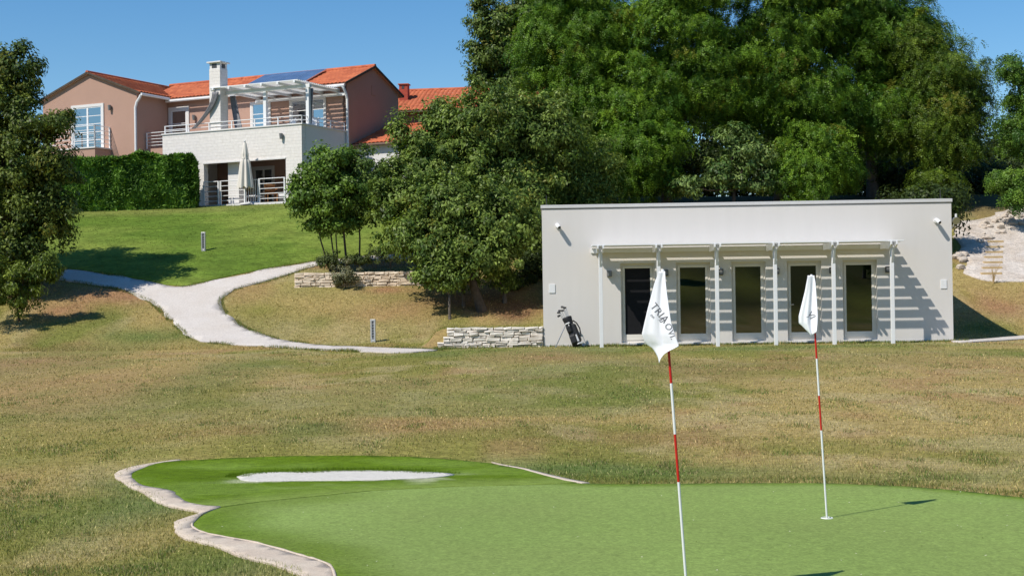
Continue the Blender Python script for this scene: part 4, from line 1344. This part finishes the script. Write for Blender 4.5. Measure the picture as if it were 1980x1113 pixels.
heads = [(-.05,-.05,.24),(.03,-.02,.30),(-.09,.02,.18),(.06,.04,.26),(0,.05,.20),(-.11,-.04,.13)]
for (ox, oy, ex) in heads:
    p0 = axn*.6+Vector((0,0,.04))+sx*ox*.6+sy*oy; p1 = axn*(.86+ex)+Vector((0,0,.04))+sx*ox*1.3+sy*oy*1.3
    b = MB(); b.tube([p0, p1], .007, 6); c = b.build('golf_club', M['steel'], bag)
    b = MB(); hd = (Vector((-.8, r0.uniform(-.5,.5), r0.uniform(-.5,.1)))).normalized()
    b.tube([p1-hd*.01, p1+hd*.03, p1+hd*.075, p1+hd*.095], [.014,.028,.034,.015], 10); b.build('club_head', M['dark_metal'], c)

# ------------------------------------------------------------------ timber steps and rocks right of the pavilion
s0, s1 = ground_hit(1918, 532), ground_hit(1926, 470)
st = empty('garden_steps', s0, 0, 'pale timber steps climbing the gravel slope right of the pavilion', 'steps')
for k in range(7):
    t = k/6
    p = s0.lerp(s1, t); p.z = hz(p.x, p.y)
    q = p-s0
    b = MB(); w = .36-.07*t
    b.box(q.x-w, q.x+w, q.y, q.y+.10, q.z-.05, q.z+.10)
    b.box(q.x-w, q.x+w, q.y+.10, q.y+.42, q.z+.02, q.z+.095)
    b.build('step', M['timber'], st, bevel=.01)
def rock_mesh(seed):
    r_ = np.random.default_rng(seed)
    import bmesh
    bm = bmesh.new(); bmesh.ops.create_icosphere(bm, subdivisions=2, radius=1)
    dirs = r_.normal(size=(9, 3)); dirs /= np.linalg.norm(dirs, axis=1)[:, None]; off = r_.uniform(.55, .9, 9)
    for v in bm.verts:
        p = np.array(v.co)
        for d_, o_ in zip(dirs, off):
            e = p@d_-o_
            if e > 0: p = p-d_*e
        v.co = p
    me = bpy.data.meshes.new('rock'); bm.to_mesh(me); bm.free(); me.materials.append(M['rock']); return me
rmes = [rock_mesh(i) for i in range(4)]
rr = random.Random(9)
for i in range(12):
    p = ground_hit(rr.uniform(1848, 1866), rr.uniform(492, 522))
    o = link('rock', rmes[i % 4]); s_ = rr.uniform(.10, .22)
    o.location = p+Vector((0,0,s_*.3)); o.scale = (s_*1.3, s_, s_*.8); o.rotation_euler = (rr.uniform(-.3,.3), rr.uniform(-.3,.3), rr.uniform(0,6))
    tag(o, 'rough beige rock in the small heap beside the right end of the pavilion', 'rock', 'rocks heaped beside the pavilion')
for i in range(34):
    u = rr.uniform(1895, 1985); v = 455-(u-1895)*.42+rr.uniform(-22, 16)
    p = ground_hit(u, v)
    o = link('rock', rmes[i % 4]); s_ = rr.uniform(.07, .2)
    o.location = p+Vector((0,0,s_*.3)); o.scale = (s_*1.4, s_, s_*.7); o.rotation_euler = (rr.uniform(-.3,.3), rr.uniform(-.3,.3), rr.uniform(0,6))
    tag(o, 'rough pale rock strewn along the top of the gravel slope', 'rock', 'rocks along the gravel slope')

# ------------------------------------------------------------------ vegetation
def ell(u, v, Y, ru, rv, ry=None):
    s = Y/F
    p = at(u, v, Y)
    return (p.x, p.y, p.z, ru*s, (ry if ry is not None else (ru+rv)/2*s), rv*s)

def leaves(E, seed, n_cl, per, ll, lw, cl_r=(.35,.75), droop=.3, c0=(.055,.095,.022), c1=(.11,.15,.035), shell=(.45,1.0), flat=.75, updir=.55, yel=.0, frond=0, jit=.19):
    r_ = np.random.default_rng(seed)
    E = np.asarray(E, float)
    area = (E[:,3]*E[:,4]+E[:,4]*E[:,5]+E[:,3]*E[:,5])
    k = r_.choice(len(E), n_cl, p=area/area.sum())
    d = r_.normal(size=(n_cl, 3)); d /= np.linalg.norm(d, axis=1)[:, None]
    rad = r_.uniform(shell[0]**2, shell[1]**2, n_cl)**.5*(1+jit*r_.normal(size=n_cl))
    cc = E[k,:3]+d*rad[:, None]*E[k,3:]
    cr = r_.uniform(*cl_r, n_cl)
    tone = np.clip(r_.normal(.45, .26, n_cl), 0, 1.2)
    ncount = per
    ci = np.repeat(np.arange(n_cl), ncount)
    n = len(ci)
    q = r_.normal(size=(n, 3)); q /= np.linalg.norm(q, axis=1)[:, None]
    rr_ = r_.random(n)**.45
    pos = cc[ci]+q*(rr_*cr[ci])[:, None]*np.array([1,1,flat])
    out = d[ci]
    nrm = q*.75+out*.55+np.array([0,0,updir*.8])+r_.normal(size=(n,3))*.45
    nrm /= np.linalg.norm(nrm, axis=1)[:, None]
    a = r_.normal(size=(n,3))*.7+out*.5+q*.5+np.array([0,0,-droop])
    a -= nrm*(a*nrm).sum(1)[:, None]; a /= np.linalg.norm(a, axis=1)[:, None]+1e-9
    bta = np.cross(nrm, a)
    L = ll*r_.uniform(.65, 1.25, n)[:, None]; Wd = lw*r_.uniform(.7, 1.2, n)[:, None]
    if frond:
        # feathery compound leaves: pairs of small leaflets along a drooping stalk
        m = frond
        tt = np.tile(np.arange(m)/(m-1), n)
        sd = np.tile(np.where(np.arange(m) % 2 == 0, 1.0, -1.0), n)
        rp = lambda q_: np.repeat(q_, m, 0)
        P_, A_, B_, Lr = rp(pos), rp(a), rp(bta), rp(L)
        c_ = P_+A_*Lr*(tt-.5)[:, None]; c_[:, 2] -= (Lr[:, 0]*.35*tt**2)
        nn = n*m
        la = A_*.55+B_*sd[:, None]+r_.normal(size=(nn,3))*.22; la /= np.linalg.norm(la, axis=1)[:, None]
        nn_ = rp(nrm)+r_.normal(size=(nn,3))*.30
        lb = np.cross(nn_, la); lb /= np.linalg.norm(lb, axis=1)[:, None]+1e-9
        ll_ = lw*r_.uniform(.7,1.2,nn)[:, None]*(1-.45*np.abs(tt-.4))[:, None]
        V = np.empty((nn, 4, 3))
        V[:,0] = c_; V[:,2] = c_+la*ll_; V[:,1] = c_+la*ll_*.5+lb*ll_*.24; V[:,3] = c_+la*ll_*.5-lb*ll_*.24
        t = np.clip(tone[ci]+r_.normal(0,.25,n), 0, 1.3)[:, None]
        C = np.array(c0)*(1-t)+np.array(c1)*t
        C *= r_.uniform(.6, 1.4, n)[:, None]
        if yel:
            y_ = (r_.random(n_cl) < yel)[ci] & (r_.random(n) < .6)
            C = np.where(y_[:, None], C*.4+np.array([.24,.21,.025])*.6, C)
        C = np.repeat(C, m*4, 0)
        return V.reshape(-1,3), np.arange(nn*4).reshape(-1,4), C, cc
    V = np.empty((n, 4, 3))
    V[:,0] = pos-a*L*.5; V[:,2] = pos+a*L*.5-np.array([0,0,1])*L*.12
    V[:,1] = pos+bta*Wd*.5+a*L*.05; V[:,3] = pos-bta*Wd*.5+a*L*.05
    t = np.clip(tone[ci]+r_.normal(0,.18,n), 0, 1.3)[:, None]
    C = np.array(c0)*(1-t)+np.array(c1)*t
    C *= r_.uniform(.55, 1.45, n)[:, None]
    if yel:
        y_ = (r_.random(n_cl) < yel)[ci] & (r_.random(n) < .6)
        C = np.where(y_[:, None], C*.4+np.array([.22,.20,.03])*.6, C)
    C = np.repeat(C[:, None], 4, 1)
    return V.reshape(-1,3), np.arange(n*4).reshape(-1,4), C.reshape(-1,3), cc

def tree(name, E, base, seed, label, cat='tree', trunk_r=.14, n_cl=220, per=110, ll=.14, lw=.07, mt='leaf', bark='bark', stems=None, group=None, twigs=40, **kw):
    base = Vector(base)
    E = [(*(np.array(e[:3])-np.array(base)), *e[3:]) for e in E]
    root = empty(name, base, 0, label, cat, group)
    V, Fc, C, cc = leaves(E, seed, n_cl, per, ll, lw, **kw)
    link('crown', np_mesh('crown', V, Fc, C), M[mt], root)
    r_ = random.Random(seed)
    Ea = np.asarray(E)
    cen = Vector(np.average(Ea[:,:3], axis=0, weights=Ea[:,3]*Ea[:,5]))
    if stems is None: stems = [(Vector((0,0,0)), Vector((cen.x*.5, cen.y*.5, max(cen.z*.55, .3))), trunk_r)]
    tops = []
    for (s_, top, rad) in stems:
        b = MB()
        mid = s_.lerp(top, .5)+Vector((r_.uniform(-.08,.08), r_.uniform(-.08,.08), 0))*top.length*.3
        b.tube([s_-Vector((0,0,.25)), s_+Vector((0,0,.05)), s_.lerp(mid,.5), mid, top], [rad*1.5, rad*1.2, rad, rad*.9, rad*.7], 9)
        ends = E if len(stems) == 1 else [e for e in E if r_.random() < .6]
        for e in ends:
            c = Vector(e[:3]); m = top.lerp(c, .5)+Vector((r_.uniform(-.2,.2), r_.uniform(-.2,.2), -.05*(c-top).length))
            b.tube([top-(top-mid)*.05, top.lerp(m,.5), m, c], [rad*.6, rad*.5, rad*.38, rad*.15], 6)
            near = sorted(cc.tolist(), key=lambda q: (Vector(q)-c).length)[:max(4, twigs//max(1,len(ends)))]
            for q in near:
                q = Vector(q); st_ = m.lerp(c, r_.random())
                b.tube([st_, st_.lerp(q,.5)+Vector((r_.uniform(-.1,.1), r_.uniform(-.1,.1), .05)), q], [rad*.16, rad*.11, rad*.05], 4)
        b.build('trunk' if len(stems) == 1 else 'stem', M[bark], root, smooth=True)
    return root
def gz(u, Y):
    p = at(u, 500, Y); return Vector((p.x, Y, hz(p.x, Y)))

OAK = dict(c0=(.060,.108,.018), c1=(.235,.310,.066))
LOC = dict(c0=(.050,.120,.012), c1=(.170,.285,.024))
# left edge tree
tree('ash_tree', [ell(30,140,50.5,58,55), ell(-40,210,50.5,105,95), ell(55,240,50,72,58), ell(10,330,50,105,75), ell(75,425,49.5,78,46), ell(-30,440,50,115,80), ell(30,500,49.5,70,42), ell(75,345,50,50,45), ell(100,235,49.8,38,36), ell(90,310,49.6,46,34), ell(105,385,49.5,40,28), ell(-120,110,51,70,60), ell(-140,220,51,70,80)],
     gz(-30, 50.6), 11, 'tall dark leafed tree cut by the left edge of the photo', trunk_r=.2, n_cl=620, per=115, ll=.15, lw=.08, yel=.09, cl_r=(.28,.6), c0=(.050,.085,.018), c1=(.185,.230,.045))
tree('shrub', [ell(45,545,46.5,42,42), ell(35,590,46.5,22,28), ell(-15,545,46.5,45,55), ell(95,520,47,26,30)], ground_hit(37, 620), 12, 'small drooping leafy shrub under the tree at the left edge', 'shrub',
     trunk_r=.04, n_cl=110, per=90, ll=.12, lw=.05, cl_r=(.15,.34), droop=.9, c0=(.06,.10,.015), c1=(.20,.25,.04))
# multi-stem tree and its slender neighbour, above the stone bed
bb = Vector(((w0.x*.62+w1.x*.38), BEDY+.75, 0)); pb = at(650, 512, BEDY+.8); bb = Vector((pb.x, BEDY+.8, BED[3]))
Yt = BEDY+.8
def stem(u0, v0, u1, v1, r):
    a = at(u0, v0, Yt)-bb; a.z = -.05; return (a, at(u1, v1, Yt)-bb, r)
tree('small_tree', [ell(640,325,Yt,55,48), ell(600,365,Yt,42,40), ell(660,380,Yt,65,45), ell(583,395,Yt,24,20), ell(640,420,Yt,42,24), ell(618,432,Yt,30,20), ell(668,428,Yt,34,22), ell(578,372,Yt,22,26)], bb, 21,
     'small many stemmed tree rising from the stone edged bed', trunk_r=.06, n_cl=330, per=85, ll=.12, lw=.075, cl_r=(.18,.42),
     stems=[stem(640,512,605,400,.03), stem(650,512,633,400,.028), stem(655,512,648,400,.025), stem(672,512,660,390,.042)], c0=(.065,.125,.02), c1=(.190,.300,.045))
pb2 = at(694, 512, Yt); b2 = Vector((pb2.x, Yt, BED[3]))
tree('small_tree', [ell(700,335,Yt+.3,50,48), ell(725,385,Yt+.3,42,45), ell(690,395,Yt,36,36)], b2, 22, 'slender straight stemmed tree right of the many stemmed one', trunk_r=.05, n_cl=190, per=85, ll=.12, lw=.07, cl_r=(.18,.42),
     stems=[(Vector((0,0,0)), at(692,395,Yt)-b2, .034)], c0=(.065,.115,.025), c1=(.190,.265,.060))
for (u, v, ru, rv, lab, sd) in ((640,502,24,16,'low green shrub at the foot of the many stemmed tree',23),(668,532,26,24,'grey green herb sprawling over the warm stone wall',24),(755,486,40,20,'bushy shrub on the bank right of the slender tree',25),(690,500,26,12,'low dark ground shrub behind the warm stone wall',26)):
    Ys = BEDY-.25 if sd == 24 else BEDY+.6
    pp = at(u, v+rv, Ys); zb = hz(pp.x, Ys) if sd == 24 else BED[3]
    tree('shrub', [ell(u, v, Ys, ru, rv), ell(u-ru*.5, v+rv*.3, Ys, ru*.6, rv*.6), ell(u+ru*.5, v+rv*.3, Ys, ru*.6, rv*.6)], Vector((pp.x, Ys, zb)), sd, lab, 'shrub', trunk_r=.015, n_cl=50, per=40, ll=.09, lw=.035, cl_r=(.1,.2), mt='leafdull',
         c0=(.05,.075,.025) if sd != 24 else (.13,.14,.07), c1=(.12,.15,.04) if sd != 24 else (.25,.25,.15), twigs=10)
# broad oaks left of the pavilion
tree('oak_tree', [ell(925,488,48,78,50), ell(845,470,48,62,48), ell(850,525,47.6,46,30), ell(795,450,48.5,52,40), ell(960,420,48.5,80,66), ell(880,400,48.5,85,60), ell(770,385,49.5,48,45)], gz(930, 48), 31,
     'broad low branching oak left of the pavilion, nearest the wall', trunk_r=.16, n_cl=620, per=85, ll=.145, lw=.075, yel=.05, cl_r=(.20,.52), **OAK)
tree('oak_tree', [ell(870,268,53.5,84,62), ell(950,240,53.5,95,75), ell(815,300,53,46,46), ell(1050,270,54,90,95), ell(880,330,53,110,60), ell(775,345,52.5,52,48), ell(1000,360,53,90,60), ell(845,215,54,26,22), ell(775,255,53,14,30)], gz(890, 53.5), 32,
     'large olive green oak crown behind the nearest oak', trunk_r=.2, n_cl=860, per=85, ll=.16, lw=.08, yel=.05, cl_r=(.22,.58), **OAK)
tree('oak_tree', [ell(1075,380,55.5,75,65), ell(1130,340,56,70,80), ell(1030,420,52.5,45,70)], gz(1040, 55), 33, 'dark oak filling the gap behind the left end of the pavilion', trunk_r=.15, n_cl=300, per=110, ll=.14, lw=.065, **OAK)
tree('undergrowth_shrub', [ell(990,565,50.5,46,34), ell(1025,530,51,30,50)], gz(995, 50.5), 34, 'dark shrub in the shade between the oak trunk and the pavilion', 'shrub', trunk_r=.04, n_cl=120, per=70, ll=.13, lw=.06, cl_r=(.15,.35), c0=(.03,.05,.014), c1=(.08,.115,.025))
# slim trunks under the oaks
for (u, v, Y, r_, lab, sd) in ((868,604,47.2,.045,'thin leaning sapling under the oak, left of the thick trunk',41),(895,600,48.5,.06,'thin upright sapling under the oak, just left of the thick trunk',42),(975,596,48.8,.07,'young oak stem under the canopy close to the pavilion',43)):
    p = gz(u, Y)
    tree('sapling', [ell(u+10, 540, Y, 26, 22), ell(u-10, 520, Y, 26, 22)], p, sd, lab, 'tree', trunk_r=r_, n_cl=40, per=60, ll=.11, lw=.055, cl_r=(.15,.3), bark='bark_grey', **OAK)
# tall tree at the back, against the sky
tree('walnut_tree', [ell(960,50,67,42,42), ell(935,15,67,26,22), ell(945,112,67,42,34), ell(985,95,67,40,45), ell(920,90,67,20,14), ell(1010,30,67,36,38), ell(1000,150,67,50,36), ell(925,150,67,24,22), ell(1040,10,67,40,40)], gz(975, 67), 51,
     'tall loose crowned tree with yellowing clumps against the sky', trunk_r=.2, n_cl=400, per=90, ll=.17, lw=.085, yel=.12, cl_r=(.25,.6), c0=(.055,.095,.025), c1=(.165,.230,.045))
# locust trees behind the pavilion
def locust(E, base, seed, lab, n_cl=860, per=42, **kw):
    k = dict(LOC); k.update(kw)
    return tree('locust_tree', E, base, seed, lab, trunk_r=.24, n_cl=n_cl, per=per, ll=.36, lw=.10, frond=11, flat=.5, droop=.6, cl_r=(.28,1.05), jit=.24, updir=.6, bark='bark_grey', group='locust trees behind the pavilion', yel=kw.pop('yel', .04) if False else .06, **k)
locust([ell(1110,150,61,95,95), ell(1060,80,61,62,70), ell(1150,60,61,100,80), ell(1180,230,60.5,90,85), ell(1110,-20,61,90,60)], gz(1120,61), 61, 'leftmost feathery locust tree, next to the tall loose crowned tree')
locust([ell(1300,70,60,110,100), ell(1260,180,59.5,90,85), ell(1380,150,60,95,90), ell(1330,-50,60,120,80), ell(1240,300,58.5,85,70), ell(1190,340,58.5,60,50)], gz(1290,60), 62, 'feathery locust tree rising above the left half of the pavilion roof', n_cl=900)
locust([ell(1500,80,61,115,100), ell(1450,190,61,85,80), ell(1560,190,60.5,95,90), ell(1520,-60,61,130,85), ell(1580,300,59,75,62), ell(1560,345,58.5,60,40)], gz(1510,61), 63, 'tall feathery locust tree above the middle of the pavilion roof', n_cl=900)
locust([ell(1700,100,62,100,90), ell(1640,20,62,110,80), ell(1690,220,61,90,80), ell(1760,60,62,62,52), ell(1625,330,59.5,60,42), ell(1640,-60,62,100,60)], gz(1690,62), 64, 'dark feathery locust tree above the right third of the pavilion roof', n_cl=900, c0=(.038,.100,.010), c1=(.140,.250,.022))
locust([ell(1820,150,60,75,75), ell(1855,200,60,54,70), ell(1790,240,60,80,70), ell(1840,280,59.5,60,50), ell(1770,90,60.5,58,44), ell(1815,350,59,40,24)], gz(1810,60), 65, 'rightmost large locust tree with rounded crown against the sky', n_cl=620, c0=(.040,.085,.010), c1=(.150,.215,.022))
# paler shrub and undergrowth behind the roof
tree('laurel_shrub', [ell(1425,265,58,38,34), ell(1455,300,58,45,30), ell(1400,330,58,48,34), ell(1470,350,58,48,24), ell(1330,360,57.5,44,20)], gz(1420,58), 71, 'pale glossy leaved shrub standing behind the pavilion roof', 'shrub',
     trunk_r=.08, n_cl=130, per=70, ll=.19, lw=.075, cl_r=(.2,.5), c0=(.05,.11,.025), c1=(.27,.36,.11))
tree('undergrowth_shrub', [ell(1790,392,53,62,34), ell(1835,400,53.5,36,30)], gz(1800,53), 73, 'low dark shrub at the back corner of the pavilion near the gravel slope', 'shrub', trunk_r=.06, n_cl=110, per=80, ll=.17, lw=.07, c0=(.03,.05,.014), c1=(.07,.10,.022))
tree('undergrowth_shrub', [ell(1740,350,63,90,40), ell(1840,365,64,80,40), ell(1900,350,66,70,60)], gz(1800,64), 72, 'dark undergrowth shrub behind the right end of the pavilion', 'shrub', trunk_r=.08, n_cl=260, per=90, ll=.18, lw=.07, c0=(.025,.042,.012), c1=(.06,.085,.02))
# lacy tree at the right edge
tree('locust_tree', [ell(1962,135,57,32,36), ell(1995,190,57,50,60), ell(1955,250,57,36,40), ell(2010,290,57,60,50), ell(1950,350,56,38,32), ell(1975,385,55.5,42,26), ell(2040,220,57,60,70)], gz(2015,57), 81, 'lacy young locust tree cut by the right edge of the photo',
     trunk_r=.12, n_cl=230, per=26, ll=.34, lw=.12, frond=9, flat=.6, droop=.7, cl_r=(.25,.6), bark='bark_grey', group=None, c0=(.045,.110,.020), c1=(.150,.250,.030))
# trees far behind that close the view
for i, (u, v, Y, ru, rv, lab) in enumerate(((1180,250,78,150,150,'distant dark tree behind the leftmost locust trees'),(1420,240,80,160,170,'distant dark tree behind the middle of the locust row'),(1650,260,80,150,160,'distant dark tree behind the dark locust tree'),
      (1860,330,80,120,90,'low distant tree seen past the right end of the roof'),(2010,340,78,110,110,'distant tree behind the lacy tree at the right edge'),(1010,300,74,110,110,'distant tree behind the oaks and the tall loose tree'))):
    tree('woodland_tree', [ell(u,v,Y,ru,rv), ell(u-ru*.6,v+rv*.5,Y,ru*.7,rv*.6), ell(u+ru*.6,v+rv*.5,Y,ru*.7,rv*.6)], gz(u,Y), 90+i, lab, trunk_r=.25, n_cl=420, per=70, ll=.3, lw=.14, cl_r=(.5,1.0), c0=(.03,.05,.012), c1=(.065,.095,.02), group='woodland trees at the back', twigs=20)
# dry twiggy plant by the steps
p = ground_hit(1921, 548)
dp = empty('twiggy_plant', p, 0, 'dry twiggy plant in front of the timber steps', 'plant')
b = MB(); r_ = random.Random(4)
for i in range(16):
    a = r_.uniform(0, 6.28); l = r_.uniform(.35, .75); s_ = r_.uniform(.1, .4)
    b.tube([(0,0,-.02), (math.cos(a)*s_*.4*l, math.sin(a)*s_*.4*l, l*.6), (math.cos(a)*s_*l, math.sin(a)*s_*l, l)], [.008,.006,.003], 4)
b.build('twigs', M['timber'], dp)
# clipped hedge before the house
h0, h1 = ground_hit(120, 411), ground_hit(378, 403)
hd_ = empty('hedge', h0, 0, 'clipped dense green conifer hedge in front of the brown house', 'hedge')
r_ = np.random.default_rng(77)
hv = h1-h0; hv.z = 0; Lh = hv.length; hu = np.array(hv/Lh); hn = np.array((hu[1], -hu[0], 0)); 
if hn[1] > 0: hn = -hn
n = 60000
a = r_.uniform(-6, Lh, n); dd = r_.uniform(0, 1.3, n); zz = r_.uniform(.02, 2.35, n)
which = r_.random(n)
top = which < .22; frt = (which >= .22) & (which < .80); end = which >= .80
topz = 2.35+.26*(fbm(a*.9, a*0+3, 3)-.5)*2 
zz = np.where(top, topz-r_.random(n)**2*.35, np.minimum(zz, topz)); 
fronty = .30*(fbm(a*1.1+9, zz*1.2, 3)-.5)*2
dd = np.where(frt, r_.random(n)**2*.45+fronty, dd); a = np.where(end, Lh-r_.random(n)**2*.4+.15*(fbm(dd*2, zz*2, 2)-.5), a)
rc = np.clip((zz-2.0)/.35, 0, 1)
a = np.where(a > Lh-.35, np.minimum(a, Lh-.25*rc), a)
gzv = np.array([h0.z+(h1.z-h0.z)*q/Lh for q in a])-h0.z
pos = np.outer(a, hu)+np.outer(-dd, hn)+np.outer(zz+gzv, [0,0,1])
outv = np.where(top[:,None], np.array([[0,0,1.]]), np.where(end[:,None], hu[None], hn[None]))
nrm = outv*.7+r_.normal(size=(n,3))*.5; nrm /= np.linalg.norm(nrm, axis=1)[:,None]
ax_ = np.array([0,0,1.])+r_.normal(size=(n,3))*.55+outv*.3; ax_ -= nrm*(ax_*nrm).sum(1)[:,None]; ax_ /= np.linalg.norm(ax_, axis=1)[:,None]
bt = np.cross(nrm, ax_); L_ = r_.uniform(.14,.34,n)[:,None]; W2 = L_*.28
V = np.stack([pos-ax_*L_*.4, pos+bt*W2, pos+ax_*L_*.6, pos-bt*W2], 1)
tn = np.clip(-.25+1.6*fbm(a*2.6, zz*.8, 3)+r_.normal(0,.2,n)-.1, 0, 1.1)[:,None]
C = np.array([.040,.095,.012])*(1-tn)+np.array([.200,.360,.055])*tn
link('foliage', np_mesh('foliage', V.reshape(-1,3), np.arange(n*4).reshape(-1,4), np.repeat(C[:,None],4,1).reshape(-1,3)), M['leafdull'], hd_)
b = MB()
for i in range(16):
    q = -5.5+i*(Lh+5.2)/15; p = hu*q-hn*.6
    b.tube([(p[0],p[1],-.3),(p[0],p[1],1.9)], [.06,.03], 6)
b.build('stems', M['bark'], hd_)
b = MB()
core = [h0*0+Vector(hu*-6-hn*.35), h0*0+Vector(hu*(Lh-.3)-hn*.35), Vector(hu*(Lh-.3)-hn*1.2), Vector(hu*-6-hn*1.2)]
b.prism([p+Vector((0,0,.35)) for p in core], (0,0,1.7)); b.build('dark_core', plain('hedge_core', (.012,.018,.007), .95), hd_)  # solid near-black block filling the inside of the hedge
# trees standing behind the viewpoint; the glazed doors mirror them
src = [o for o in col.objects if o.name.startswith('locust_tree')]
for i, (x, y, sc, rz, k) in enumerate(((7.5, -34, .55, .4, 0), (24.5, -33, .6, 2.0, 2), (30.5, -38, .6, 1.0, 3), (2.0, -38, .55, 2.6, 1), (15.5, -50, .5, 1.6, 1))):
    o = src[k].copy(); col.objects.link(o)
    o.location = (x, y, hz(x, y)); o.rotation_euler = (0, 0, rz); o.scale = (sc, sc, sc)
    o['label'] = 'feathery locust tree behind the viewpoint, seen only as a dark reflection in the door glass'
    o['group'] = 'trees mirrored in the door glass'
    for ch in src[k].children:
        c = ch.copy(); col.objects.link(c); c.parent = o
